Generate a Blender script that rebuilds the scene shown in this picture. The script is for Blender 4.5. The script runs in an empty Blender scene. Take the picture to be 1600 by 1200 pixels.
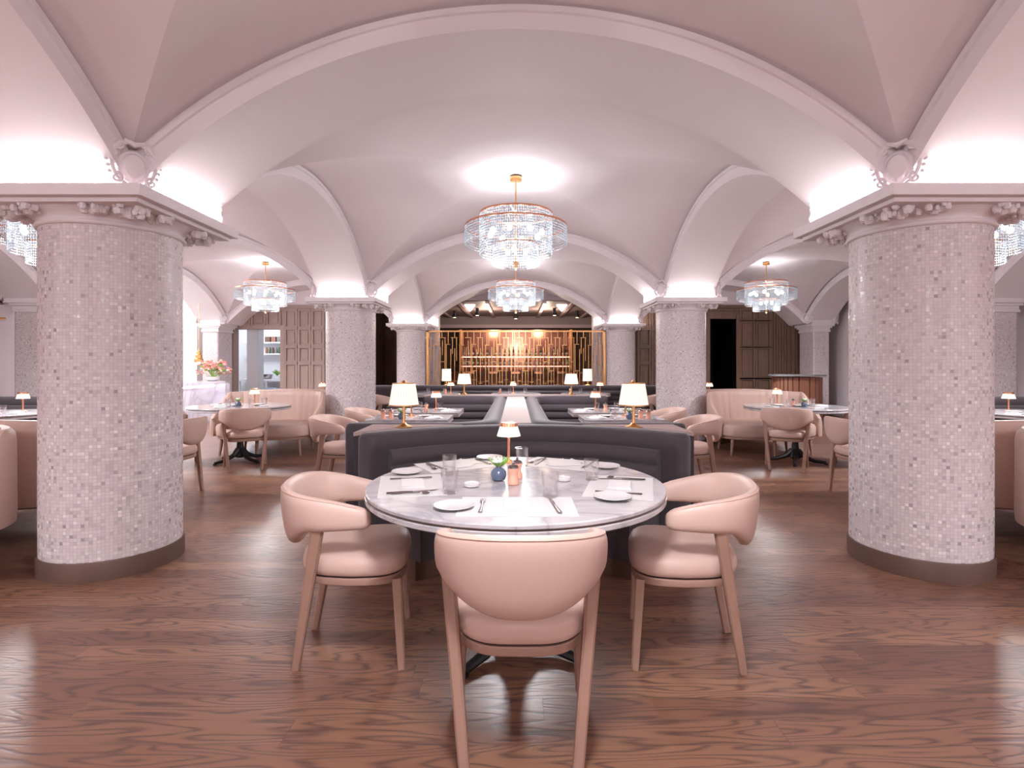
import bpy, math, random
from mathutils import Vector, Matrix
random.seed(7)
PI = math.pi
S = bpy.context.scene
COL = S.collection
sin, cos, sqrt = math.sin, math.cos, math.sqrt
R = math.radians

# ------------------------------------------------------------------ materials
MATS = {}
def srgb(r, g, b):
    f = lambda c: (c/12.92 if c <= .04045 else ((c+.055)/1.055)**2.4)
    return (f(r/255), f(g/255), f(b/255), 1)

def mat(name, col, rough=.5, metal=0, spec=.5, emit=None, es=0, sheen=0, coat=0, bump=0, bscale=60, trans=0, ior=1.45, mottle=0, mscale=3):
    m = bpy.data.materials.new(name); m.use_nodes = True
    nt = m.node_tree; b = nt.nodes['Principled BSDF']
    b.inputs['Base Color'].default_value = col
    b.inputs['Roughness'].default_value = rough
    b.inputs['Metallic'].default_value = metal
    b.inputs['Specular IOR Level'].default_value = spec
    b.inputs['IOR'].default_value = ior
    b.inputs['Transmission Weight'].default_value = trans
    if sheen:
        b.inputs['Sheen Weight'].default_value = sheen
        b.inputs['Sheen Roughness'].default_value = .4
    if coat: b.inputs['Coat Weight'].default_value = coat
    if emit:
        b.inputs['Emission Color'].default_value = emit
        b.inputs['Emission Strength'].default_value = es
    tc = nt.nodes.new('ShaderNodeTexCoord')
    if bump:
        n = nt.nodes.new('ShaderNodeTexNoise'); n.inputs['Scale'].default_value = bscale; n.inputs['Detail'].default_value = 4
        nt.links.new(tc.outputs['Object'], n.inputs['Vector'])
        bp = nt.nodes.new('ShaderNodeBump'); bp.inputs['Strength'].default_value = bump; bp.inputs['Distance'].default_value = .004
        nt.links.new(n.outputs['Fac'], bp.inputs['Height']); nt.links.new(bp.outputs['Normal'], b.inputs['Normal'])
    if mottle:
        n = nt.nodes.new('ShaderNodeTexNoise'); n.inputs['Scale'].default_value = mscale; n.inputs['Detail'].default_value = 5
        nt.links.new(tc.outputs['Object'], n.inputs['Vector'])
        mx = nt.nodes.new('ShaderNodeMix'); mx.data_type = 'RGBA'
        mx.inputs[6].default_value = tuple(c*(1-mottle) for c in col[:3])+(1,)
        mx.inputs[7].default_value = tuple(min(1, c*(1+mottle)) for c in col[:3])+(1,)
        nt.links.new(n.outputs['Fac'], mx.inputs[0]); nt.links.new(mx.outputs[2], b.inputs['Base Color'])
    MATS[name] = m
    return m

def N(nt, t, **kw):
    n = nt.nodes.new(t)
    for k, v in kw.items(): setattr(n, k, v)
    return n
def M(nt, op, a, b=None, c=None):
    n = nt.nodes.new('ShaderNodeMath'); n.operation = op
    for i, v in enumerate((a, b, c)):
        if v is None: continue
        if isinstance(v, (int, float)): n.inputs[i].default_value = v
        else: nt.links.new(v, n.inputs[i])
    return n.outputs[0]
def ramp(nt, fac, stops):
    n = nt.nodes.new('ShaderNodeValToRGB'); nt.links.new(fac, n.inputs[0])
    el = n.color_ramp.elements
    while len(el) < len(stops): el.new(.5)
    for e, (p, c) in zip(el, stops): e.position = p; e.color = c
    return n.outputs[0]

plaster = mat('plaster', (.78, .705, .72, 1), .75, spec=.25, bump=.12, bscale=9, mottle=.035, mscale=2.5)
plaster_trim = mat('plaster_trim', (.79, .73, .75, 1), .6, spec=.3, bump=.08, bscale=40)
leather = mat('leather', (.585, .415, .35, 1), .42, spec=.45, bump=.12, bscale=320, mottle=.03, mscale=6)
leather_seam = mat('leather_seam', (.55, .36, .29, 1), .5)
pale_oak = mat('pale_oak', (.34, .205, .155, 1), .45, bump=.1, bscale=90, mottle=.12, mscale=9)
dark_gap = mat('gap_shade', (.04, .02, .02, 1), .8)  # near-black colour put in for the shade inside narrow gaps
velvet = mat('grey_velvet', (.066, .054, .060, 1), .7, spec=.2, sheen=.35, bump=.1, bscale=250, mottle=.12, mscale=4)
walnut_ledge = mat('blush_ledge', (.42, .31, .285, 1), .65, spec=.2, mottle=.05)
plinth = mat('brown_plinth', (.11, .055, .04, 1), .45, mottle=.15, mscale=8)
bronze = mat('aged_bronze', (.135, .080, .060, 1), .42, metal=.1, mottle=.15, mscale=5)
brass = mat('brass', (.72, .40, .16, 1), .34, metal=1)
copper = mat('copper', (.86, .40, .24, 1), .26, metal=1)
blush = mat('blush_ceramic', (.78, .38, .27, 1), .25, spec=.6)
steel = mat('steel', (.36, .32, .32, 1), .18, metal=1)
black_iron = mat('black_iron', (.012, .012, .014, 1), .4)
china = mat('white_china', (.62, .59, .585, 1), .15, spec=.6)
linen = mat('white_linen', (.66, .63, .625, 1), .85, spec=.2, bump=.2, bscale=500)
paper = mat('white_paper', (.60, .57, .565, 1), .7, spec=.3)
vase_blue = mat('slate_blue_glaze', (.10, .13, .20, 1), .15, spec=.7)
petal_white = mat('white_petal', (.82, .84, .76, 1), .6)
leaf = mat('green_leaf', (.22, .42, .08, 1), .5)
leaf_dark = mat('dark_leaf', (.06, .13, .04, 1), .5)
white_paint = mat('white_paint', (.82, .82, .84, 1), .5, mottle=.02)
pink_petal = mat('pink_petal', (.75, .30, .26, 1), .6)
cream_petal = mat('cream_petal', (.85, .66, .52, 1), .6)
dark_void = mat('void_shade', (.012, .010, .014, 1), .7)  # near-black colour stands in for the darkness of unlit hollows
grey_stone = mat('grey_stone', (.22, .21, .21, 1), .3, mottle=.15, mscale=8)
bar_ceiling = mat('mauve_paint', (.36, .28, .285, 1), .55, mottle=.05)
bar_beam = mat('pale_beam', (.62, .48, .50, 1), .5)
brown_hide = mat('brown_hide', (.16, .08, .05, 1), .5)
amber = mat('amber_glass', (.55, .20, .05, 1), .1, trans=.5)
claret = mat('claret_glass', (.30, .04, .04, 1), .12, spec=.7)
green_glass = mat('green_glass', (.06, .12, .05, 1), .1, spec=.7)
clear_spirit = mat('clear_spirit', (.80, .68, .64, 1), .1, trans=.4)
bottle_label = mat('bottle_label', (.78, .70, .60, 1), .7)
slat_brown = mat('fluted_brown', (.27, .115, .07, 1), .45, mottle=.1, mscale=12)
candle_flame = mat('lamp_glow', (1, .8, .55, 1), .5, emit=(1, .72, .42, 1), es=9)
mirror = mat('bronze_mirror', (.30, .13, .09, 1), .16, metal=1)
rust = mat('bar_wood', (.30, .12, .07, 1), .4, mottle=.2, mscale=5)

# bulbs, lamp shades, light strips
bulb_m = mat('bulb_glow', (1, 1, 1, 1), .5, emit=(.93, .97, 1, 1), es=10)
strip_m = mat('strip_glow', (1, 1, 1, 1), .5, emit=(1, .93, .92, 1), es=34)
shade_m = mat('pleated_shade', (.42, .40, .36, 1), .8, emit=(1, .93, .80, 1), es=1.9)
_nt = shade_m.node_tree; _b = _nt.nodes['Principled BSDF']; _tc = N(_nt, 'ShaderNodeTexCoord'); _sp = N(_nt, 'ShaderNodeSeparateXYZ'); _nt.links.new(_tc.outputs['Object'], _sp.inputs[0])
_an = M(_nt, 'ARCTAN2', _sp.outputs[1], _sp.outputs[0])
_fo = M(_nt, 'POWER', M(_nt, 'ABSOLUTE', M(_nt, 'SINE', M(_nt, 'MULTIPLY', _an, 16))), .5)
_nt.links.new(M(_nt, 'ADD', M(_nt, 'MULTIPLY', _fo, .34), .14), _b.inputs['Emission Strength'])
glass_shade = mat('opal_shade', (.5, .48, .40, 1), .3, emit=(1, .88, .60, 1), es=.55)
panel_glow = mat('panel_glow', (.9, .9, 1, 1), .5, emit=(.94, .93, 1, 1), es=1.5)

def glass_mat():
    m = bpy.data.materials.new('clear_glass'); m.use_nodes = True; nt = m.node_tree
    for n in list(nt.nodes): nt.nodes.remove(n)
    o = N(nt, 'ShaderNodeOutputMaterial'); t = N(nt, 'ShaderNodeBsdfTransparent'); g = N(nt, 'ShaderNodeBsdfGlossy')
    t.inputs[0].default_value = (.985, .98, .985, 1); g.inputs['Roughness'].default_value = .04
    lw = N(nt, 'ShaderNodeLayerWeight'); lw.inputs[0].default_value = .35
    f = M(nt, 'ADD', M(nt, 'MULTIPLY', lw.outputs['Facing'], .6), .04)
    mx = N(nt, 'ShaderNodeMixShader'); nt.links.new(f, mx.inputs[0]); nt.links.new(t.outputs[0], mx.inputs[1]); nt.links.new(g.outputs[0], mx.inputs[2])
    nt.links.new(mx.outputs[0], o.inputs[0]); return m
glass = glass_mat()

def crystal_mat():
    m = bpy.data.materials.new('crystal'); m.use_nodes = True; nt = m.node_tree
    for n in list(nt.nodes): nt.nodes.remove(n)
    o = N(nt, 'ShaderNodeOutputMaterial'); t = N(nt, 'ShaderNodeBsdfTransparent'); g = N(nt, 'ShaderNodeBsdfGlossy'); tl = N(nt, 'ShaderNodeBsdfTranslucent')
    t.inputs[0].default_value = (.93, .96, .98, 1); g.inputs['Roughness'].default_value = .1; tl.inputs[0].default_value = (.55, .60, .64, 1)
    a = N(nt, 'ShaderNodeMixShader'); a.inputs[0].default_value = .25
    nt.links.new(tl.outputs[0], a.inputs[1]); nt.links.new(g.outputs[0], a.inputs[2])
    b = N(nt, 'ShaderNodeMixShader'); b.inputs[0].default_value = .62
    nt.links.new(t.outputs[0], b.inputs[1]); nt.links.new(a.outputs[0], b.inputs[2])
    nt.links.new(b.outputs[0], o.inputs[0]); return m
crystal = crystal_mat()

def mosaic_mat(name, cyl):
    m = bpy.data.materials.new(name); m.use_nodes = True; nt = m.node_tree; b = nt.nodes['Principled BSDF']
    tc = N(nt, 'ShaderNodeTexCoord'); sp = N(nt, 'ShaderNodeSeparateXYZ'); nt.links.new(tc.outputs['Object'], sp.inputs[0])
    ts = .0205
    if cyl:
        u = M(nt, 'MULTIPLY', M(nt, 'ARCTAN2', sp.outputs[1], sp.outputs[0]), .39/ts)
    else:
        u = M(nt, 'DIVIDE', M(nt, 'ADD', sp.outputs[0], sp.outputs[1]), ts)
    v = M(nt, 'DIVIDE', sp.outputs[2], ts)
    cb = N(nt, 'ShaderNodeCombineXYZ')
    nt.links.new(M(nt, 'FLOOR', u), cb.inputs[0]); nt.links.new(M(nt, 'FLOOR', v), cb.inputs[1])
    wn = N(nt, 'ShaderNodeTexWhiteNoise'); wn.noise_dimensions = '3D'; nt.links.new(cb.outputs[0], wn.inputs[0])
    c = ramp(nt, wn.outputs[0], [(0, (.36, .31, .325, 1)), (.012, (.48, .42, .44, 1)), (.05, (.62, .55, .565, 1)), (.5, (.69, .615, .63, 1)), (.93, (.76, .69, .70, 1)), (1, (.92, .86, .86, 1))])
    fu = M(nt, 'ABSOLUTE', M(nt, 'SUBTRACT', M(nt, 'FRACT', u), .5)); fv = M(nt, 'ABSOLUTE', M(nt, 'SUBTRACT', M(nt, 'FRACT', v), .5))
    e = M(nt, 'GREATER_THAN', M(nt, 'MAXIMUM', fu, fv), .445)
    mx = N(nt, 'ShaderNodeMix', data_type='RGBA'); nt.links.new(e, mx.inputs[0]); nt.links.new(c, mx.inputs[6]); mx.inputs[7].default_value = (.56, .48, .495, 1)
    nz = N(nt, 'ShaderNodeTexNoise'); nz.inputs['Scale'].default_value = 3; nt.links.new(tc.outputs['Object'], nz.inputs['Vector'])
    nt.links.new(mx.outputs[2], b.inputs['Base Color'])
    nt.links.new(M(nt, 'ADD', M(nt, 'MULTIPLY', wn.outputs[0], .35), .22), b.inputs['Roughness'])
    bp = N(nt, 'ShaderNodeBump'); bp.inputs['Strength'].default_value = .35; bp.inputs['Distance'].default_value = .002
    nt.links.new(M(nt, 'SUBTRACT', M(nt, 'MULTIPLY', wn.outputs[0], .4), e), bp.inputs['Height']); nt.links.new(bp.outputs[0], b.inputs['Normal'])
    return m
mosaic_round = mosaic_mat('mosaic_round', True)
mosaic_flat = mosaic_mat('mosaic_flat', False)

def floor_mat():
    m = bpy.data.materials.new('oak_floor'); m.use_nodes = True; nt = m.node_tree; b = nt.nodes['Principled BSDF']
    tc = N(nt, 'ShaderNodeTexCoord'); sp = N(nt, 'ShaderNodeSeparateXYZ'); nt.links.new(tc.outputs['Object'], sp.inputs[0])
    X, Y = sp.outputs[0], sp.outputs[1]
    row = M(nt, 'FLOOR', M(nt, 'DIVIDE', Y, .132))
    w1 = N(nt, 'ShaderNodeTexWhiteNoise'); w1.noise_dimensions = '1D'; nt.links.new(row, w1.inputs['W'])
    xo = M(nt, 'DIVIDE', M(nt, 'ADD', X, M(nt, 'MULTIPLY', w1.outputs[0], 9.0)), 1.75)
    idx = M(nt, 'FLOOR', xo)
    cb = N(nt, 'ShaderNodeCombineXYZ'); nt.links.new(row, cb.inputs[0]); nt.links.new(idx, cb.inputs[1])
    w2 = N(nt, 'ShaderNodeTexWhiteNoise'); w2.noise_dimensions = '3D'; nt.links.new(cb.outputs[0], w2.inputs[0])
    pid = w2.outputs[0]
    c2 = N(nt, 'ShaderNodeCombineXYZ')
    nt.links.new(M(nt, 'ADD', M(nt, 'MULTIPLY', X, 1.3), M(nt, 'MULTIPLY', pid, 61)), c2.inputs[0])
    nt.links.new(M(nt, 'ADD', M(nt, 'MULTIPLY', Y, 9.0), M(nt, 'MULTIPLY', pid, 23)), c2.inputs[1])
    n1 = N(nt, 'ShaderNodeTexNoise'); n1.inputs['Scale'].default_value = 1.0; n1.inputs['Detail'].default_value = 1.5; n1.inputs['Roughness'].default_value = .4
    nt.links.new(c2.outputs[0], n1.inputs['Vector'])
    rings = M(nt, 'SINE', M(nt, 'MULTIPLY', n1.outputs[0], 78))
    c3 = N(nt, 'ShaderNodeCombineXYZ')
    nt.links.new(M(nt, 'ADD', M(nt, 'MULTIPLY', X, 6), M(nt, 'MULTIPLY', pid, 61)), c3.inputs[0]); nt.links.new(M(nt, 'MULTIPLY', Y, 150), c3.inputs[1])
    n2 = N(nt, 'ShaderNodeTexNoise'); n2.inputs['Scale'].default_value = 1.0; n2.inputs['Detail'].default_value = 3; nt.links.new(c3.outputs[0], n2.inputs['Vector'])
    g = M(nt, 'MULTIPLY', M(nt, 'POWER', M(nt, 'ADD', M(nt, 'MULTIPLY', rings, .5), .5), 3.5), M(nt, 'ADD', M(nt, 'MULTIPLY', n2.outputs[0], 1.3), -.05))
    base = ramp(nt, pid, [(0, (.185, .086, .055, 1)), (.35, (.235, .112, .070, 1)), (.7, (.275, .137, .083, 1)), (1, (.35, .18, .105, 1))])
    mx = N(nt, 'ShaderNodeMix', data_type='RGBA'); nt.links.new(M(nt, 'MULTIPLY', g, 1.25), mx.inputs[0]); nt.links.new(base, mx.inputs[6]); mx.inputs[7].default_value = (.075, .040, .036, 1)
    mf = N(nt, 'ShaderNodeMix', data_type='RGBA'); nt.links.new(M(nt, 'MULTIPLY', n2.outputs[0], .35), mf.inputs[0]); nt.links.new(mx.outputs[2], mf.inputs[6]); mf.inputs[7].default_value = (.13, .06, .042, 1)
    ey = M(nt, 'GREATER_THAN', M(nt, 'ABSOLUTE', M(nt, 'SUBTRACT', M(nt, 'FRACT', M(nt, 'DIVIDE', Y, .132)), .5)), .492)
    ex = M(nt, 'GREATER_THAN', M(nt, 'ABSOLUTE', M(nt, 'SUBTRACT', M(nt, 'FRACT', xo), .5)), .4992)
    e = M(nt, 'MULTIPLY', M(nt, 'MAXIMUM', ex, ey), .55)
    m3 = N(nt, 'ShaderNodeMix', data_type='RGBA'); nt.links.new(e, m3.inputs[0]); nt.links.new(mf.outputs[2], m3.inputs[6]); m3.inputs[7].default_value = (.05, .025, .02, 1)
    nt.links.new(m3.outputs[2], b.inputs['Base Color'])
    nt.links.new(M(nt, 'ADD', M(nt, 'MULTIPLY', n2.outputs[0], .12), .27), b.inputs['Roughness'])
    b.inputs['Specular IOR Level'].default_value = .5
    bp = N(nt, 'ShaderNodeBump'); bp.inputs['Strength'].default_value = .22; bp.inputs['Distance'].default_value = .003
    nt.links.new(M(nt, 'SUBTRACT', M(nt, 'MULTIPLY', n2.outputs[0], .5), M(nt, 'ADD', g, e)), bp.inputs['Height']); nt.links.new(bp.outputs[0], b.inputs['Normal'])
    return m
oak_floor = floor_mat()

def marble_mat(name, c0, c1, sc=2.2, rough=.12):
    m = bpy.data.materials.new(name); m.use_nodes = True; nt = m.node_tree; b = nt.nodes['Principled BSDF']
    tc = N(nt, 'ShaderNodeTexCoord'); n = N(nt, 'ShaderNodeTexNoise'); n.inputs['Scale'].default_value = sc; n.inputs['Detail'].default_value = 7; n.inputs['Distortion'].default_value = 1.4
    mp = N(nt, 'ShaderNodeMapping'); mp.inputs['Scale'].default_value = (1, 1.25, 1); mp.inputs['Rotation'].default_value = (0, 0, .5)
    nt.links.new(tc.outputs['Object'], mp.inputs[0]); nt.links.new(mp.outputs[0], n.inputs['Vector'])
    v = M(nt, 'ABSOLUTE', M(nt, 'SUBTRACT', n.outputs[0], .5))
    c = ramp(nt, v, [(0, c1), (.03, tuple(.5*(a+b_) for a, b_ in zip(c0, c1))), (.12, c0), (1, tuple(min(1, x*1.08) for x in c0))])
    nt.links.new(c, b.inputs['Base Color']); b.inputs['Roughness'].default_value = rough
    return m
marble = marble_mat('carrara_marble', (.54, .51, .52, 1), (.36, .34, .36, 1))
marble_bar = marble_mat('lilac_marble', (.74, .70, .76, 1), (.52, .48, .56, 1), .8)

def panel_wood(name, c0, c1):
    m = bpy.data.materials.new(name); m.use_nodes = True; nt = m.node_tree; b = nt.nodes['Principled BSDF']
    tc = N(nt, 'ShaderNodeTexCoord'); mp = N(nt, 'ShaderNodeMapping'); mp.inputs['Scale'].default_value = (7, 7, .8)
    n = N(nt, 'ShaderNodeTexNoise'); n.inputs['Scale'].default_value = 2; n.inputs['Detail'].default_value = 5
    nt.links.new(tc.outputs['Object'], mp.inputs[0]); nt.links.new(mp.outputs[0], n.inputs['Vector'])
    nt.links.new(ramp(nt, n.outputs[0], [(.3, c0), (.7, c1)]), b.inputs['Base Color']); b.inputs['Roughness'].default_value = .5
    return m
limed_oak = panel_wood('limed_oak', (.33, .24, .205, 1), (.37, .27, .235, 1))
walnut = panel_wood('walnut', (.150, .085, .055, 1), (.20, .120, .078, 1))

# ------------------------------------------------------------------ mesh builder
class MB:
    def __init__(s): s.v = []; s.f = []
    def add(s, vs, fs):
        o = len(s.v); s.v += [tuple(v) for v in vs]; s.f += [tuple(i+o for i in f) for f in fs]; return s
    def box(s, x0, x1, y0, y1, z0, z1, T=None):
        vs = [(x, y, z) for z in (z0, z1) for y in (y0, y1) for x in (x0, x1)]
        if T: vs = [T @ Vector(v) for v in vs]
        return s.add(vs, [(0, 2, 3, 1), (4, 5, 7, 6), (0, 1, 5, 4), (2, 6, 7, 3), (0, 4, 6, 2), (1, 3, 7, 5)])
    def rings(s, rs, cap=True, closed=False):
        n = len(rs[0]); vs = [p for r in rs for p in r]; fs = []
        k = len(rs)
        for i in range(k if closed else k-1):
            a = i*n; b = ((i+1) % k)*n
            for j in range(n):
                fs.append((a+j, a+(j+1) % n, b+(j+1) % n, b+j))
        if cap and not closed:
            fs.append(tuple(range(n-1, -1, -1))); fs.append(tuple(range((k-1)*n, k*n)))
        return s.add(vs, fs)
    def lathe(s, prof, n=24, c=(0, 0, 0), cap=True, mod=None):
        rs = []
        for r, z in prof:
            rs.append([(c[0]+(r*(mod(i, n) if mod else 1))*cos(2*PI*i/n), c[1]+(r*(mod(i, n) if mod else 1))*sin(2*PI*i/n), c[2]+z) for i in range(n)])
        return s.rings(rs, cap)
    def tube(s, pts, rad, n=8, cap=True, flat=None):
        pts = [Vector(p) for p in pts]; rs = []
        if not isinstance(rad, (list, tuple)): rad = [rad]*len(pts)
        up = None
        for i, p in enumerate(pts):
            d = (pts[min(i+1, len(pts)-1)]-pts[max(i-1, 0)]).normalized()
            if up is None: up = Vector((0, 0, 1)) if abs(d.z) < .9 else Vector((0, 1, 0))
            a = d.cross(up).normalized(); b = a.cross(d).normalized(); up = b
            fa, fb = (1, 1) if flat is None else flat
            rs.append([p+a*(rad[i]*fa*cos(2*PI*k/n))+b*(rad[i]*fb*sin(2*PI*k/n)) for k in range(n)])
        return s.rings(rs, cap)
    def bar(s, p, q, w, h, w2=None, h2=None):
        # rectangular bar with rounded section
        p, q = Vector(p), Vector(q); w2 = w2 or w; h2 = h2 or h; rs = []
        d = (q-p).normalized(); up = Vector((0, 1, 0)) if abs(d.z) > .7 else Vector((0, 0, 1))
        a = d.cross(up).normalized(); b = a.cross(d).normalized()
        for t in (0, .5, 1):
            c = p.lerp(q, t); W = (w+(w2-w)*t)/2; H = (h+(h2-h)*t)/2; k = .65
            sec = [(W, H*k), (W*k, H), (-W*k, H), (-W, H*k), (-W, -H*k), (-W*k, -H), (W*k, -H), (W, -H*k)]
            rs.append([c+a*x+b*y for x, y in sec])
        return s.rings(rs)
    def prism(s, poly, z0, z1):
        n = len(poly)
        return s.add([(x, y, z0) for x, y in poly]+[(x, y, z1) for x, y in poly],
                     [tuple(range(n-1, -1, -1)), tuple(range(n, 2*n))]+[(i, (i+1) % n, n+(i+1) % n, n+i) for i in range(n)])
    def sphere(s, c, r, n=10, m=7, sz=1):
        rs = []
        for j in range(1, m):
            t = PI*j/m
            rs.append([(c[0]+r*sin(t)*cos(2*PI*i/n), c[1]+r*sin(t)*sin(2*PI*i/n), c[2]-r*sz*cos(t)) for i in range(n)])
        return s.rings(rs)
    def build(s, name, m, parent=None, smooth=True, bevel=0, loc=None, recalc=True):
        me = bpy.data.meshes.new(name); me.from_pydata(s.v, [], s.f)
        if recalc:
            import bmesh
            bm = bmesh.new(); bm.from_mesh(me); bmesh.ops.recalc_face_normals(bm, faces=bm.faces); bm.to_mesh(me); bm.free()
        me.materials.append(m)
        if smooth:
            me.polygons.foreach_set('use_smooth', [True]*len(me.polygons))
            try: me.set_sharp_from_angle(angle=R(38))
            except Exception: pass
        o = bpy.data.objects.new(name, me); COL.objects.link(o)
        if parent: o.parent = parent
        if loc: o.location = loc
        if bevel:
            b = o.modifiers.new('bevel', 'BEVEL'); b.width = bevel; b.segments = 2; b.limit_method = 'ANGLE'
        return o

def thing(name, label, cat, loc=(0, 0, 0), rz=0, group=None):
    o = bpy.data.objects.new(name, None); COL.objects.link(o); o.empty_display_size = .1
    o.location = loc; o.rotation_euler = (0, 0, rz); o['label'] = label; o['category'] = cat
    if group: o['group'] = group
    return o
def tag(o, label, cat, group=None, kind=None):
    o['label'] = label; o['category'] = cat
    if group: o['group'] = group
    if kind: o['kind'] = kind
    return o
def struct(o, label=None):
    o['kind'] = 'structure'
    if label: o['label'] = label
    return o
def dup(root, loc, rz, label=None, group=None):
    r = root.copy(); COL.objects.link(r); r.location = loc; r.rotation_euler = (0, 0, rz)
    if label: r['label'] = label
    if group: r['group'] = group
    for ch in list(root.children):
        c = ch.copy(); COL.objects.link(c); c.parent = r
        for g in list(ch.children):
            d = g.copy(); COL.objects.link(d); d.parent = c
    return r
class Kind:
    """first placement moves the prototype itself, later ones copy it"""
    def __init__(s, make): s.make = make; s.o = None
    def put(s, loc, rz, label, group=None):
        if s.o is None:
            s.o = s.make(); s.o.location = loc; s.o.rotation_euler = (0, 0, rz); s.o['label'] = label
            if group: s.o['group'] = group
            return s.o
        return dup(s.o, loc, rz, label, group)

# ------------------------------------------------------------------ camera
HZ = 1.30
cam = bpy.data.cameras.new('camera'); co = bpy.data.objects.new('camera', cam); COL.objects.link(co)
co.location = (0, 0, HZ); co.rotation_euler = (PI/2, 0, 0)
cam.sensor_width = 36; cam.lens = 845/1600*36; cam.shift_x = -6/1600; cam.shift_y = -30/1600; cam.clip_start = .05; cam.clip_end = 100
S.camera = co

# ------------------------------------------------------------------ architecture
CX, SX = 2.67, 7.60           # column line, side pier line
ROWS = [3.60, 8.76, 13.92]
PITCH = 5.16
ZA = 2.33                     # top of capital slab
def h_in(s): return .112+sqrt(3.188**2-(2.29*s)**2)
def h_off(s, n):              # radial offset n from the soffit arc, returns (ds, z)
    t = math.asin(min(1, 2.29*s/3.188)); return (3.188+n)*sin(t)/2.29, .112+(3.188+n)*cos(t)

fl = MB().box(-8.6, 8.6, -7.2, 21, -.1, 0).build('floor', oak_floor, smooth=False); struct(fl, 'reddish brown oak plank floor')

# vault bays
def h_v(s): return .112+sqrt(3.345**2-(2.29*min(1.0, s))**2)
def vault(mb, cx, cy, a, b, n=26):
    vs = []; fs = []
    g = [i/n for i in range(-n, n+1)]
    for t in g:
        for s in g:
            m_ = min(abs(s), abs(t))
            vs.append((cx+s*a, cy+t*b, h_v(m_)))
    w = 2*n+1
    for j in range(2*n):
        for i in range(2*n):
            q = (j*w+i, j*w+i+1, (j+1)*w+i+1, (j+1)*w+i)
            if (g[i]+.01)*(g[j]+.01) > 0: fs += [(q[0], q[1], q[2]), (q[0], q[2], q[3])]
            else: fs += [(q[0], q[1], q[3]), (q[1], q[2], q[3])]
    mb.add(vs, fs)
ce = MB()
BY = [ROWS[0]-PITCH*1.5, ROWS[0]-PITCH/2, ROWS[0]+PITCH/2, ROWS[1]+PITCH/2]
for yc in BY:
    for xc, a in ((0, CX-.38), (-(CX+SX)/2, (SX-CX)/2-.38), ((CX+SX)/2, (SX-CX)/2-.38)):
        vault(ce, xc, yc, a+.02, PITCH/2-.38+.02)
# solid cover above, so that nothing leaks over the vaults
ceo = ce.build('ceiling', plaster, recalc=False)
for p in ceo.data.polygons: p.use_smooth = True
try: ceo.data.set_sharp_from_angle(angle=R(14))
except Exception: pass
struct(ceo, 'mauve pink plaster groin vaults')
roof = MB().box(-8.6, 8.6, -7.2, 14.35, 3.60, 3.7).build('roof_slab', plaster, ceo, smooth=False)

tn = [0]
def arch(axis, c, p, a, hw=.38, ns=40):
    """axis 'x': spans in x about c at y=p"""
    tn[0] += 1; mb = MB(); rs = []
    sec = [(-hw, 0), (-hw, .098), (-hw-.016, .102), (-hw-.016, .136), (-hw+.012, .142), (-hw+.02, .24),
           (hw-.02, .24), (hw-.012, .142), (hw+.016, .136), (hw+.016, .102), (hw, .098), (hw, 0)]
    sec = [(-hw+.0, 0)]+sec[1:]
    for i in range(-ns, ns+1):
        s = i/ns*1.0
        ring = []
        for w, n_ in sec:
            ds, z = h_off(s, n_)
            u = c+ds*a
            ring.append((u, p+w, z) if axis == 'x' else (p+w, u, z))
        rs.append(ring)
    mb.rings(rs, True)
    o = mb.build('trim_%d' % tn[0], plaster_trim); struct(o, 'pale plaster vault arch with moulded edge'); return o
for y in [ROWS[0]-2*PITCH, ROWS[0]-PITCH]+ROWS:
    arch('x', 0, y, CX-.38)
    for s in (-1, 1): arch('x', s*(CX+SX)/2, y, (SX-CX)/2-.38)
for yc in BY:
    for s in (-1, 1):
        arch('y', yc, s*CX, PITCH/2-.38)
        arch('y', yc, s*SX, PITCH/2-.38, .34)

# ornament helpers ---------------------------------------------------
def leaf_blob(mb, c, r, k, seed):
    rn = random.Random(seed)
    for i in range(k):
        a = rn.random()*2*PI; d = rn.random()
        mb.sphere((c[0]+r[0]*cos(a)*d, c[1]+r[1]*sin(a)*d, c[2]+r[2]*(rn.random()-.5)), .012+.014*rn.random(), 7, 5, 1.3)

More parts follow.
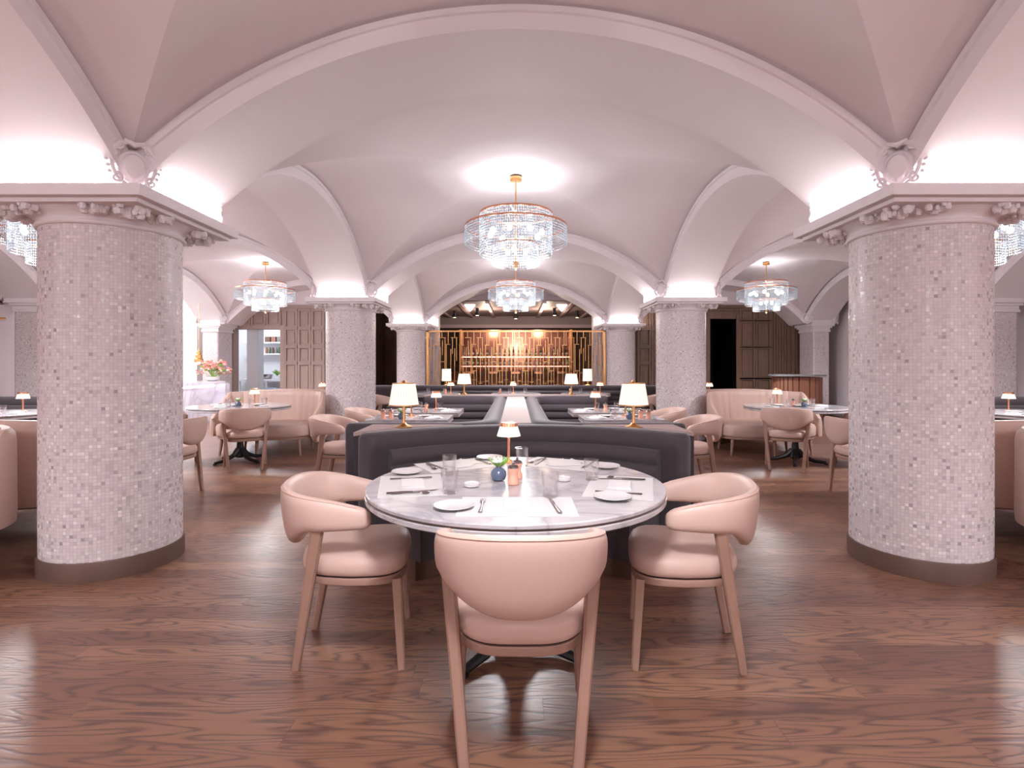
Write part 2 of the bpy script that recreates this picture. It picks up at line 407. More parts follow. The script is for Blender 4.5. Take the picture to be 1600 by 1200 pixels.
def cartouche_mb(s=1.0):
    """scrolled shield on the xz plane, facing -y, base at z=0, .30 high"""
    mb = MB()
    def disc(rx, rz, cz, y0, y1, n=20):
        rs = []
        for k, (f, yy) in enumerate(((1, y0), (1, (y0+y1)/2), (.82, y1), (.4, y1-.008), (.01, y1-.01))):
            rs.append([(rx*f*cos(2*PI*i/n), yy, cz+rz*f*sin(2*PI*i/n)*(1 if sin(2*PI*i/n) > 0 else 1.15)) for i in range(n)])
        mb.rings(rs)
    disc(.115, .13, .16, .06, -.01); disc(.07, .09, .16, 0, -.045)
    def scroll(cx, cz, r0, dr, a0, turns, sg, y=-.03):
        pts = []; 
        for i in range(22):
            t = i/21; a = a0+sg*turns*2*PI*t; rr = r0*(1-t*.82)
            pts.append((cx+rr*cos(a), y, cz+rr*sin(a)))
        mb.tube(pts, [dr*(1-.4*i/21) for i in range(22)], 6)
    for sg in (-1, 1):
        scroll(sg*.085, .29, .035, .014, PI/2, 1.3, -sg)
        scroll(sg*.115, .22, .03, .012, -PI/2, 1.2, sg)
        scroll(sg*.10, .06, .035, .012, PI/2, 1.2, sg)
        mb.tube([(sg*.03, -.03, .315), (sg*.08, -.04, .30), (sg*.13, -.03, .24), (sg*.125, -.02, .15), (sg*.10, -.02, .07), (sg*.03, -.03, .01)], [.014, .018, .015, .013, .012, .016], 6)
        for q in range(3): mb.sphere((sg*(.135+.01*q), -.01, .10+.04*q), .014, 7, 5)
    mb.tube([(-.06, -.045, .325), (0, -.05, .30), (.06, -.045, .325)], [.012, .02, .012], 7)
    mb.sphere((0, -.04, .01), .03, 8, 6)
    return mb

def make_column(lab):
    t = thing('column', lab, 'column')
    MB().lathe([(.388, .115), (.388, 2.15)], 64).build('shaft', mosaic_round, t)
    MB().lathe([(.400, 0), (.400, .108), (.396, .118), (.385, .118)], 64).build('base', bronze, t)
    cap = MB()
    cap.lathe([(.385, 2.14), (.402, 2.145), (.410, 2.158), (.402, 2.17), (.396, 2.175), (.400, 2.19), (.418, 2.21), (.455, 2.235), (.47, 2.245), (.3, 2.25)], 64)
    cap.box(-.50, .50, -.50, .50, 2.236, 2.262); cap.box(-.545, .545, -.545, .545, 2.262, ZA)
    co_ = cap.build('capital', plaster_trim, t, bevel=.004)
    for i in range(4):
        a = PI/4+i*PI/2
        m = MB(); leaf_blob(m, (.52*cos(a), .52*sin(a), 2.218), (.09, .09, .05), 40, 30+i)
        # side tendrils along the slab edges
        for sg in (-1, 1):
            b = a+sg*.36
            leaf_blob(m, (.47*cos(b), .47*sin(b), 2.222), (.07, .07, .03), 20, 40+i)
        m.build('leaf_ornament', plaster_trim, co_)
    MB().box(-.38, .38, -.38, .38, ZA-.02, 2.62).build('impost', plaster_trim, t, smooth=False)
    for i in range(4):
        m = MB(); T = Matrix.Rotation(i*PI/2, 4, 'Z')
        m.box(-.36, .36, -.455, -.425, ZA, ZA+.012, T); m.build('light_strip', strip_m, t, smooth=False)
        T2 = Matrix.Rotation(i*PI/2+PI/4, 4, 'Z') @ Matrix.Translation((0, -.60, ZA-.005))
        c = cartouche_mb(); c.v = [tuple(T2 @ (Vector(v)*.84)) for v in c.v]; c.build('cartouche', plaster_trim, t)
    return t
colk = None
names = {(0, -1): 'large round mosaic column at left foreground under a square plaster capital',
         (0, 1): 'large round mosaic column at right foreground under a square plaster capital',
         (1, -1): 'round mosaic column left of the aisle, beside the pink loveseat, second in its row',
         (1, 1): 'round mosaic column right of the aisle, beside the pink loveseat, second in its row',
         (2, -1): 'farthest mosaic column on the left, touching the brass lattice screen',
         (2, 1): 'farthest mosaic column on the right, touching the brass lattice screen'}
for i, y in enumerate(ROWS):
    for s in (-1, 1):
        if colk is None: colk = make_column(names[(i, s)]); colk.location = (s*CX, y, 0); colk['group'] = 'mosaic columns'
        else: dup(colk, (s*CX, y, 0), 0, names[(i, s)], 'mosaic columns')

for s_, w_ in ((-1, 'left'), (1, 'right')):
    dup(colk, (s_*CX, ROWS[0]-PITCH, 0), 0, 'mosaic column beside the viewpoint on the %s, outside the picture' % w_, 'mosaic columns')

def make_pier():
    t = thing('wall_pier', '', 'pier')
    MB().box(-.20, .20, -.34, .34, .12, 2.14).build('shaft', mosaic_flat, t, smooth=False, bevel=.03)
    MB().box(-.22, .22, -.36, .36, 0, .12).build('base', bronze, t, smooth=False, bevel=.01)
    m = MB(); m.box(-.22, .22, -.36, .36, 2.12, 2.16); m.box(-.21, .21, -.35, .35, 2.16, 2.22); m.box(-.25, .25, -.38, .38, 2.22, 2.26); m.box(-.29, .29, -.41, .41, 2.26, ZA)
    m.build('capital', plaster_trim, t, smooth=False, bevel=.006)
    MB().box(-.25, .34, -.36, .36, ZA-.02, 2.62).build('impost', plaster_trim, t, smooth=False)
    for a in (-PI/2-PI/4, -PI/4, PI/4, 3*PI/4):
        T2 = Matrix.Rotation(a+PI/2, 4, 'Z') @ Matrix.Translation((0, -.50, ZA-.005))
        c = cartouche_mb(); c.v = [tuple(T2 @ (Vector(v)*.8)) for v in c.v]; c.build('cartouche', plaster_trim, t)
    return t
pierk = Kind(make_pier)
pn = {(0, -1): 'mosaic wall pier on the left wall nearest the camera', (0, 1): 'mosaic wall pier on the right wall nearest the camera',
      (1, -1): 'mosaic wall pier at the left edge of the photo, beside the fluted wall', (1, 1): 'mosaic wall pier at the right edge of the photo, behind the large column',
      (2, -1): 'mosaic wall pier between the flowers and the pantry doorway', (2, 1): 'mosaic wall pier behind the fluted host stand'}
for i, y in enumerate(ROWS):
    for s in (-1, 1): pierk.put((s*7.62, y-(.1 if i == 2 else 0), 0), 0, pn[(i, s)], 'mosaic wall piers')

# ---- outer walls
def wbox(name, lab, m, *b):
    return struct(MB().box(*b).build(name, m, smooth=False), lab)
# left wall: plain plaster with fluted panels, and the arched bar niche between the last two piers
wl = MB(); wl.box(-8.5, -8.2, -7.2, 9.2, 0, 3.6)
nw = MB(); nw.box(-9.4, -9.3, 9.0, 14.3, 0, 3.6); nw.box(-9.4, -8.2, 9.2, 9.3, 0, 3.6); nw.box(-9.4, -8.2, 14.2, 14.3, 0, 3.6); nw.box(-9.4, -8.2, 9.3, 14.2, 3.5, 3.6); nw.box(-8.35, -8.2, 13.9, 14.2, 0, 3.5)
struct(nw.build('wall_niche', white_paint, smooth=False), 'white niche behind the marble bar')
wlo = struct(wl.build('wall_left', plaster, smooth=False), 'pink plaster left wall with a bright niche')
fp = MB()
for k in range(46):
    y = 4.1+k*.095
    fp.box(-8.22, -8.15, y, y+.07, 0, 2.12)
fpo = fp.build('fluted_panel', limed_oak, wlo, smooth=False)
fpo['kind'] = 'structure'
rail = MB().tube([(-8.08, 7.6, 2.03), (-8.08, 8.55, 2.03)], .02, 10).build('brass_rail', brass, wlo)
for nm, s in (('wall_vent', -1),):
    v = thing('wall_vent', 'dark slotted air vent high on the left wall above the fluted panels', 'vent', (s*8.2, 8.2, 2.42))
    MB().box(.0, .02, -.42, .42, -.16, .16).build('backing', dark_void, v, smooth=False)
    m = MB()
    for k in range(7): m.box(.02, .045, -.42, .42, -.155+k*.048, -.135+k*.048)
    m.build('slats', limed_oak, v, smooth=False)
wbox('wall_right', 'pink plaster right wall', plaster, 8.2, 8.5, -7.2, 14.6, 0, 3.6)
wbox('wall_front', 'plaster wall behind the viewpoint', plaster, -8.6, 8.6, -7.2, -7.1, 0, 3.6)
fpr = MB()
for k in range(46):
    y = 4.1+k*.095
    fpr.box(8.15, 8.22, y, y+.07, 0, 2.12)
struct(fpr.build('trim_40', limed_oak, smooth=False), 'fluted oak panelling on the right wall')

# back wall at y = 14.3: left part of limed oak with the pantry doorway, right part of walnut
YB = 14.32
wb = MB()
wb.box(-8.2, -7.46, YB, YB+.15, 0, 2.8); wb.box(-7.46, -6.2, YB, YB+.15, 2.26, 2.8); wb.box(-6.2, -3.75, YB, YB+.15, 0, 2.8)
wbo = struct(wb.build('wall_back', limed_oak, smooth=False), 'limed oak panelled back wall on the left')
pt = MB()
def panels(mb, x0, x1, rows, y):
    nx = max(1, round((x1-x0)/.42)); w = (x1-x0)/nx
    for i in range(nx):
        for z0, z1 in rows:
            a, b = x0+i*w+.04, x0+(i+1)*w-.04
            mb.box(a-.03, b+.03, y-.05, y, z1, z1+.055); mb.box(a-.035, a+.015, y-.045, y, z0, z1); mb.box(b-.015, b+.035, y-.045, y, z0, z1)
            mb.box(a-.03, b+.03, y-.05, y, z0-.03, z0+.012)
            mb.box(a+.05, b-.05, y-.02, y, z0+.05, z1-.04)
panels(pt, -6.12, -5.05, [(.15, 1.30), (1.38, 1.74), (1.82, 2.22), (2.30, 2.72)], YB)
panels(pt, -4.9, -3.8, [(.15, 1.30), (1.38, 1.74), (1.82, 2.22), (2.30, 2.72)], YB)
panels(pt, -7.4, -6.2, [(2.36, 2.74)], YB)
pt.box(-8.2, -3.7, YB-.07, YB, 2.80, 2.88); pt.box(-8.2, -3.7, YB-.03, YB, 2.74, 2.80)
pt.build('panel_moulding', limed_oak, wbo, smooth=False)
df = MB(); df.box(-7.56, -7.44, YB-.05, YB+.2, 0, 2.34); df.box(-6.22, -6.10, YB-.05, YB+.2, 0, 2.34); df.box(-7.57, -6.09, YB-.058, YB+.19, 2.24, 2.345)
struct(df.build('door_1', limed_oak, smooth=False), 'oak frame of the open pantry doorway')
# plaster above panelling
wbox('wall_back_upper', 'plaster lunettes above the panelling', plaster, -8.6, -2.3, YB, YB+.15, 2.88, 3.65)
wbox('wall_back_upper_right', 'plaster lunettes above the walnut panelling', plaster, 2.3, 8.6, YB, YB+.15, 2.88, 3.65)
wr = MB()
wr.box(3.1, 5.13, YB, YB+.15, 0, 2.8); wr.box(5.13, 5.83, YB, YB+.15, 2.52, 2.8); wr.box(5.83, 8.2, YB, YB+.15, 0, 2.8)
wro = struct(wr.build('wall_back_right', walnut, smooth=False), 'dark walnut panelled back wall on the right')
pr = MB()
panels(pr, 3.2, 3.95, [(.15, 1.30), (1.38, 1.74), (1.82, 2.22), (2.30, 2.72)], YB)
panels(pr, 4.1, 5.05, [(.15, 1.30), (1.38, 1.74), (1.82, 2.22), (2.30, 2.72)], YB)
panels(pr, 5.9, 6.75, [(.15, .9), (.95, 1.72), (1.78, 2.42), (2.48, 2.74)], YB)
for k in range(6): pr.box(6.82+k*.07, 6.86+k*.07, YB-.03, YB, .1, 2.75)
pr.box(7.28, 7.36, YB-.06, YB, 0, 2.3); pr.box(7.27, 7.9, YB-.066, YB, 2.22, 2.31); panels(pr, 7.38, 7.9, [(.2, 2.15)], YB)
pr.box(3.1, 8.2, YB-.07, YB, 2.80, 2.88); pr.box(3.1, 8.2, YB-.03, YB, 2.74, 2.80)
pr.box(5.03, 5.13, YB-.04, YB+.16, 0, 2.6); pr.box(5.83, 5.93, YB-.04, YB+.16, 0, 2.6)
pr.build('panel_moulding', walnut, wro, smooth=False)
# right corridor, its unlit darkness put into the wall colour; left lobby in walnut
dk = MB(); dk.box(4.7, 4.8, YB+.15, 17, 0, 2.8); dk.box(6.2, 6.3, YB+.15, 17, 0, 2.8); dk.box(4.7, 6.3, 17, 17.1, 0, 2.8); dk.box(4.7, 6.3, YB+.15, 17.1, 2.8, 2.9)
struct(dk.build('wall_corridor', dark_void, smooth=False), 'corridor beyond the right opening, walls coloured near-black as if unlit')
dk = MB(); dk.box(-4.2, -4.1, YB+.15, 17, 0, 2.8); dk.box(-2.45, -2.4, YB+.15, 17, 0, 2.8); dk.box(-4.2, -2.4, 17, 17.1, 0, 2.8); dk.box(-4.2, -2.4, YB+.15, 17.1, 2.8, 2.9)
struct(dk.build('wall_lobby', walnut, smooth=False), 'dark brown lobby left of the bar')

# ---- pantry seen through the doorway
pm = MB(); pm.box(-9.7, -9.6, YB+.16, 17.5, 0, 2.8); pm.box(-5.9, -5.8, YB+.16, 17.4, 0, 2.8); pm.box(-9.7, -5.8, 17.42, 17.52, 0, 2.8); pm.box(-9.7, -5.8, YB+.16, 17.5, 2.75, 2.85); pm.box(-7.66, -7.34, 15.4, 15.75, 0, 2.74); pm.box(-9.6, -8.2, YB+.16, YB+.26, 0, 2.75)
struct(pm.build('wall_pantry', white_paint, smooth=False), 'white painted pantry beyond the doorway')
pl = MB().box(-8.6, -7.2, 16.2, 16.6, 2.715, 2.745).build('pantry_light', panel_glow, smooth=False); tag(pl, 'flat lit ceiling panel in the pantry', 'light')
YS = 17.0
ct = thing('pantry_counter', 'white pantry counter with open legs seen through the doorway', 'counter', (-7.75, YS, 0))
MB().box(-.9, .95, -.3, .34, .80, .86).build('worktop', white_paint, ct, smooth=False)
for x in (-.85, -.0, .88):
    MB().box(x, x+.06, -.28, -.22, 0, .80).build('leg', white_paint, ct, smooth=False)
tag(MB().box(-8.6, -7.0, YS+.1, YS+.36, 1.62, 1.66).build('wall_shelf', white_paint, smooth=False), 'lower white pantry shelf carrying jars', 'shelf', 'pantry shelves')
tag(MB().box(-8.6, -7.0, YS+.1, YS+.36, 1.98, 2.02).build('wall_shelf', white_paint, smooth=False), 'upper white pantry shelf carrying boxes', 'shelf', 'pantry shelves')
tones = [rust, brown_hide, grey_stone, white_paint, bronze]
for k, w in enumerate((.17, .15, .16)):
    o = MB().box(-.5*w, .5*w, -.1, .1, 0, .17).build('storage_box', [brown_hide, rust, grey_stone][k], smooth=False, bevel=.01, loc=(-7.86+k*.19, YS+.2, 2.02))
    tag(o, ['dark brown storage box, leftmost on the upper pantry shelf', 'reddish storage box in the middle of the upper pantry shelf', 'grey storage box, rightmost on the upper pantry shelf'][k], 'box', 'boxes on the pantry shelf')
for k in range(6):
    j = MB().lathe([(.036, 0), (.04, .02), (.04, .14), (.028, .16), (.032, .165), (.032, .19)], 14).build('storage_jar', [rust, green_glass, bronze, grey_stone, green_glass, brown_hide][k], loc=(-7.92+k*.1, YS+.2, 1.66))
    tag(j, ['rust', 'dark green', 'bronze', 'grey', 'bottle green', 'brown'][k]+' storage jar, %s from the left on the lower pantry shelf' % ['first', 'second', 'third', 'fourth', 'fifth', 'sixth'][k], 'jar', 'jars on the pantry shelf')
b_ = MB().lathe([(.10, 0), (.15, .02), (.18, .14), (.17, .14), (.14, .03)], 20).build('mixing_bowl', steel, loc=(-7.82, YS-.02, .86)); tag(b_, 'steel bowl on the pantry counter', 'bowl')
o = thing('green_plant', 'bright yellow green plant on the pantry counter', 'plant', (-7.48, YS-.05, .86))
MB().lathe([(.06, 0), (.07, .1), (.06, .1)], 14).build('pot', white_paint, o)
m = MB()
for k in range(40):
    a = random.random()*2*PI; e = random.random()*1.2; l = .1+.07*random.random()
    m.tube([(0, 0, .1), (cos(a)*l*.5*cos(e), sin(a)*l*.5*cos(e), .1+l*.6), (cos(a)*l*cos(e), sin(a)*l*cos(e), .1+l*sin(e)+.05)], [.012, .02, .004], 4)
m.build('foliage', leaf, o)
o = MB().box(-.22, .22, -.18, .18, 0, .6).build('storage_bin', mat('blue_grey_plastic', (.30, .42, .55, 1), .4), smooth=False, bevel=.02, loc=(-7.45, YS-.62, 0)); tag(o, 'blue grey bin standing in front of the pantry counter', 'bin')

# ---- bar room
bw = MB(); bw.box(-2.4, -2.05, YB, YB+.3, 0, 3.65); bw.box(2.05, 2.4, YB, YB+.3, 0, 3.65)
struct(bw.build('wall_bar_entry', mosaic_flat, smooth=False), 'grey mosaic jambs of the bar opening')
bs = MB(); bs.box(-4.5, -2.4, YB+.16, YB+.3, 2.9, 3.6); bs.box(-3.7, -3.6, 17.1, 20.2, 0, 3.05); bs.box(3.6, 3.7, YB+.3, 20.2, 0, 3.05); bs.box(-3.7, 3.7, 20.1, 20.2, 0, 3.05)
struct(bs.build('wall_bar', walnut, smooth=False), 'walnut walls of the bar room')
bc = MB(); bc.box(-3.7, 3.7, YB+.15, 20.2, 3.02, 3.1); bc.box(-3.7, 3.7, 19.2, 20.1, 2.62, 3.02); bc.box(-3.7, 3.7, YB+.16, YB+.3, 3.02, 3.6)
bco = struct(bc.build('ceiling_bar', bar_ceiling, smooth=False), 'dark mauve bar ceiling')
bb = MB()
for k in range(-4, 5):
    x = k*.78
    bb.box(x-.045, x+.045, YB+.3, 19.2, 2.96, 3.02)
bb.box(-3.6, 3.6, 19.1, 19.2, 2.60, 2.72)
bb.build('ceiling_beams', bar_beam, bco, smooth=False)
def make_spot():
    t = thing('ceiling_spotlight', '', 'spotlight')
    MB().lathe([(.05, 0), (.05, -.12), (.07, -.14), (.07, -.22), (.05, -.22)], 14).build('housing', black_iron, t)
    MB().lathe([(.045, -.222), (.02, -.224)], 12).build('lens', candle_flame, t)
    return t
spk = Kind(make_spot)
for k, (x, y) in enumerate(((-1.95, 17.2), (-1.17, 16.4), (0, 17.6), (1.17, 16.4), (1.95, 17.2))):
    spk.put((x, y, 3.02), 0, ['leftmost', 'second from the left', 'middle', 'fourth from the left', 'rightmost'][k]+' black spotlight on the dark bar ceiling', 'bar ceiling spotlights')
def make_flush():
    t = thing('flush_ceiling_light', '', 'ceiling light')
    MB().lathe([(.10, 0), (.10, -.02), (.06, -.03)], 18).build('rim', brass, t)
    MB().lathe([(.16, -.02), (.15, -.06), (.09, -.13), (.03, -.20), (.005, -.22)], 16).build('glass_bowl', mat('frosted_bowl', (.9, .85, .82, 1), .4, emit=(1, .9, .82, 1), es=.7), t)
    return t
flk = Kind(make_flush)
for s in (-1, 1): flk.put((s*1.3, 15.3, 3.02), 0, ('left' if s < 0 else 'right')+' small pointed glass ceiling light above the brass screen', 'glass lights above the screen')

# brass lattice screen
sc_ = thing('brass_screen', 'tall brass lattice screen between the farthest columns in front of the bar', 'screen', (0, 13.75, 0))
XS = 2.27; z0, z1 = .1, 2.17
fr = MB(); w = .017
fr.box(-XS, -XS+.05, -.02, .02, 0, z1); fr.box(XS-.05, XS, -.02, .02, 0, z1); fr.box(-XS, XS, -.02, .02, z1-.035, z1); fr.box(-XS, XS, -.02, .02, 0, .05)
fr.build('frame', brass, sc_, smooth=False)
la = MB(); cell = .168; nc = int(2*XS/cell)
rn = random.Random(3)
def vb(x, a, b): la.box(x-w*.42, x+w*.42, -.01, .01, a, b)
def hb(a, b, z): la.box(a, b, -.01, .01, z-w*.42, z+w*.42)
for i in range(nc+1):
    x = -XS+.06+i*(2*XS-.12)/nc; c = (2*XS-.12)/nc; k = i % 4
    if k == 0:
        vb(x, 1.99, z1); hb(x-c*.6, x+c*.45, 1.99); vb(x-c*.35, 1.58, 1.99); vb(x+c*.3, 1.4, 1.99); vb(x, .1, 1.72)
    elif k == 1:
        vb(x, 1.80, z1); hb(x-c*.35, x+c*.5, 1.80); vb(x+c*.3, 1.80, z1); vb(x-c*.2, .1, 1.80); vb(x+c*.3, .1, 1.55)
    elif k == 2:
        vb(x, 1.99, z1); hb(x-c*.4, x+c*.6, 1.99); vb(x+c*.1, 1.55, 1.92); vb(x+c*.5, .1, 1.99); hb(x-c*.2, x+c*.5, 1.38); vb(x-c*.2, .1, 1.75)
    else:
        vb(x, 1.82, z1); hb(x-c*.5, x+c*.3, 1.82); vb(x-c*.3, 1.1, 1.82); hb(x-c*.3, x+c*.4, 1.15); vb(x+c*.4, .1, 1.7); vb(x, .1, 1.15)
    hb(x-c*.3, x+c*.3, .8+.15*((i*7) % 5)/5)
la.build('lattice', brass, sc_, smooth=False)

# back bar with bottles
bbar = thing('back_bar', 'long lit back bar with copper shelves behind the brass screen', 'bar shelving', (0, 19.0, 0))
MB().box(-1.95, 1.95, -.25, .3, 0, .95).build('cabinet', rust, bbar, smooth=False)
MB().box(-1.95, 1.95, .26, .3, .95, 2.55).build('mirror_panel', mirror, bbar, smooth=False)
for z in (1.28, 1.61):
    MB().box(-1.92, 1.92, -.02, .26, z-.025, z).build('shelf', copper, bbar, smooth=False)
    MB().box(-1.9, 1.9, .20, .22, z-.045, z-.03).build('shelf_light', mat('shelf_glow_%d' % int(z*100), (1, .7, .5, 1), .5, emit=(1, .55, .40, 1), es=3), bbar, smooth=False)
MB().box(-1.98, -1.92, -.05, .3, .95, 2.55).build('side_post', brass, bbar, smooth=False)
MB().box(1.92, 1.98, -.05, .3, .95, 2.55).build('side_post', brass, bbar, smooth=False)
def make_bottle(m, k):
    def f():
        t = thing('bottle', '', 'bottle')
        pr_ = [[(.036, 0), (.04, .01), (.04, .17), (.015, .22), (.014, .29)], [(.045, 0), (.05, .01), (.045, .14), (.018, .17), (.017, .22)], [(.033, 0), (.033, .20), (.013, .25), (.013, .31)]][k]
        MB().lathe(pr_, 10).build('glass_body', m, t)
        z = pr_[-1][1]
        MB().lathe([(.017, z), (.017, z+.025)], 8).build('cap', copper, t)
        MB().lathe([(pr_[1][0]+.0015, .05), (pr_[1][0]+.0015, .12)], 10, cap=False).build('label', bottle_label, t)
        return t
    return Kind(f)
bk = [make_bottle(claret, 0), make_bottle(amber, 1), make_bottle(clear_spirit, 2), make_bottle(green_glass, 0), make_bottle(amber, 2), make_bottle(clear_spirit, 1)]
bkn = ['claret', 'squat amber', 'tall clear', 'green', 'tall amber', 'squat clear']
seen = {}
for r_, z in enumerate((.95, 1.28, 1.61)):
    for k in range(24):
        q = rn.randrange(6)
        if r_ == 3 and k % 2: continue
        x = -1.82+k*.158+rn.uniform(-.02, .02)
        lab = '%s liquor bottle on the %s of the back bar, %s' % (bkn[q], ['counter', 'lower copper shelf', 'upper copper shelf'][r_], ['left third', 'middle third', 'right third'][min(2, k//8)])
        bk[q].put((x, 19.0+(.08 if z > 1 else -.08), z), 0, lab, lab)
# bar counter and stools
bco2 = thing('bar_counter', 'dark bar counter with copper edge in front of the back bar', 'counter', (0, 17.4, 0))
MB().box(-2.2, 2.2, -.3, .3, 0, 1.02).build('body', rust, bco2, smooth=False)
MB().box(-2.25, 2.25, -.38, .34, 1.02, 1.07).build('worktop', copper, bco2, smooth=False)
def make_stool():
    t = thing('bar_stool', '', 'bar stool')
    MB().lathe([(.18, .70), (.21, .72), (.21, .76), (.17, .78), (.01, .785)], 20).build('seat', brown_hide, t)
    rs = []
    for i in range(17):
        a = R(-200+i*13.75+0); 
    m = MB(); pts = [(.2*cos(a), .2*sin(a)) for a in [R(190+i*10) for i in range(17)]]
    rs = [[(x*k, y*k, z) for k, z in ((1, .93), (1.12, .93), (1.14, 1.10), (1.02, 1.10))] for x, y in pts]
    m.rings(rs).build('backrest', brown_hide, t)
    for sx in (-1, 1):
        for sy in (-1, 1): MB().tube([(sx*.13, sy*.13, .71), (sx*.18, sy*.18, 0)], .014, 8).build('leg', brass, t)
    MB().lathe([(.20, .30), (.215, .30), (.215, .32), (.20, .32)], 20).build('foot_ring', brass, t)
    return t
sk = Kind(make_stool)
for k in range(6): sk.put((-1.75+k*.7, 16.75, 0), 0, '%s brown bar stool from the left seen through the brass screen' % ['first', 'second', 'third', 'fourth', 'fifth', 'sixth'][k], 'bar stools')

# ---- left marble bar, pendants, flowers
mb_ = thing('marble_bar', 'pale lilac marble bar counter with glowing front by the left niche', 'counter', (-7.3, 11.0, 0))
MB().box(-.25, .22, -1.6, 1.75, 0, .86).build('body', marble_bar, mb_, smooth=False)
MB().box(-.35, .36, -1.65, 1.95, .86, .92).build('worktop', marble_bar, mb_, smooth=False, bevel=.005)
MB().box(.20, .24, -1.6, 1.7, .80, .815).build('light_strip', mat('cool_strip', (1, 1, 1, 1), .5, emit=(.9, .88, 1, 1), es=5), mb_, smooth=False)
MB().box(-.3, .45, 1.75, 1.95, 0, .86).build('end_panel', marble_bar, mb_, smooth=False)
nl = MB().box(-9.2, -9.1, 9.5, 14.0, 3.1, 3.13).build('niche_light', mat('niche_glow', (1, 1, 1, 1), .5, emit=(1, .95, .92, 1), es=8), smooth=False); tag(nl, 'bright concealed light strip above the left niche', 'light')
def make_pend():
    t = thing('pendant_lamp', '', 'pendant lamp')
    MB().tube([(0, 0, 1.55), (0, 0, .36)], .006, 6).build('cord', brass, t)
    MB().lathe([(.02, .36), (.025, .30), (.05, .28), (.05, .22), (.075, .20), (.075, .13), (.10, .11), (.10, .03), (.085, .03)], 18).build('tiered_shade', brass, t)
    MB().sphere((0, 0, .03), .04, 10, 7).build('bulb', candle_flame, t)
    return t
pk = Kind(make_pend)
pk.put((-7.65, 13.05, 1.33), 0, 'small tiered brass pendant above the flowers, the one nearer the pantry', 'brass pendants')
pk.put((-7.65, 12.25, 1.33), 0, 'small tiered brass pendant beside the large left column edge', 'brass pendants')
fa = thing('flower_arrangement', 'pink and cream flower arrangement in a pale bowl on the marble bar end', 'flowers', (-7.15, 12.75, .92))
MB().lathe([(.08, 0), (.14, .03), (.16, .10), (.15, .10), (.1, .03)], 20).build('bowl', china, fa)
fm, fc, fg = MB(), MB(), MB()
for k in range(110):
    a = random.random()*2*PI; e = random.random()**.7*1.25; l = .16+.22*random.random()
    p = (cos(a)*l*cos(e)*1.25, sin(a)*l*cos(e), .12+l*sin(e)+.03)
    (fm if k % 2 == 0 else fc if k % 4 == 1 else fg if k % 3 == 0 else fm).sphere(p, .028+.02*random.random(), 6, 5, .7)
    if k % 4 == 0: fg.tube([(0, 0, .08), (p[0]*.6, p[1]*.6, p[2]*.8), p], .005, 5)
fm.build('pink_blooms', pink_petal, fa); fc.build('cream_blooms', cream_petal, fa); fg.build('greenery', leaf, fa)

# ---- host stand
hs = thing('host_stand', 'fluted reddish brown host stand with a grey stone top', 'host stand', (6.42, 12.35, 0))
pts = []
n = 40
def ov(rx, ry, n=40, p=3.0):
    return [(rx*math.copysign(abs(cos(2*PI*i/n))**(2/p), cos(2*PI*i/n)), ry*math.copysign(abs(sin(2*PI*i/n))**(2/p), sin(2*PI*i/n))) for i in range(n)]
MB().prism(ov(.46, .26), .06, 1.02).build('body', dark_gap, hs)
m = MB()
o_ = ov(.50, .30, 26)
for i in range(26):
    a, b = Vector(o_[i]), Vector(o_[(i+1) % 26]); c = a.lerp(b, .5); d = (b-a); L = d.length*.43; ang = math.atan2(d.y, d.x)
    T = Matrix.Translation((c.x, c.y, 0)) @ Matrix.Rotation(ang, 4, 'Z'); m.box(-L, L, -.025, .03, .06, 1.02, T)
m.build('fluting', slat_brown, hs, smooth=False)
MB().prism(ov(.60, .38), 1.04, 1.08).build('top', grey_stone, hs, bevel=.004)
MB().prism(ov(.48, .28), 0, .06).build('base', black_iron, hs)

# ------------------------------------------------------------------ chandeliers
def strands(r, z1_, z0_, sp, bw_, bh, n_over=None):
    mb = MB(); n = int(2*PI*r/sp)
    for i in range(n):
        a = 2*PI*i/n; T = Matrix.Rotation(a, 4, 'Z'); z = z1_
        while z-bh > z0_:
            vs = [(r, -bw_/2, z-bh/2), (r, bw_/2, z-bh/2), (r, 0, z), (r, 0, z-bh*.96), (r+.006, 0, z-bh/2), (r-.006, 0, z-bh/2)]
            mb.add([T @ Vector(v) for v in vs], [(2, 4, 1), (2, 0, 4), (3, 1, 4), (3, 4, 0), (2, 1, 5), (2, 5, 0), (3, 5, 1), (3, 0, 5)])
            z -= bh
    return mb
def ring_mb(r, z, h=.02, w=.012, n=64):
    return MB().rings([[((r+dx)*cos(2*PI*i/n), (r+dx)*sin(2*PI*i/n), z+dz) for dx, dz in ((0, 0), (w, 0), (w, h), (0, h))] for i in range(n)], closed=True)
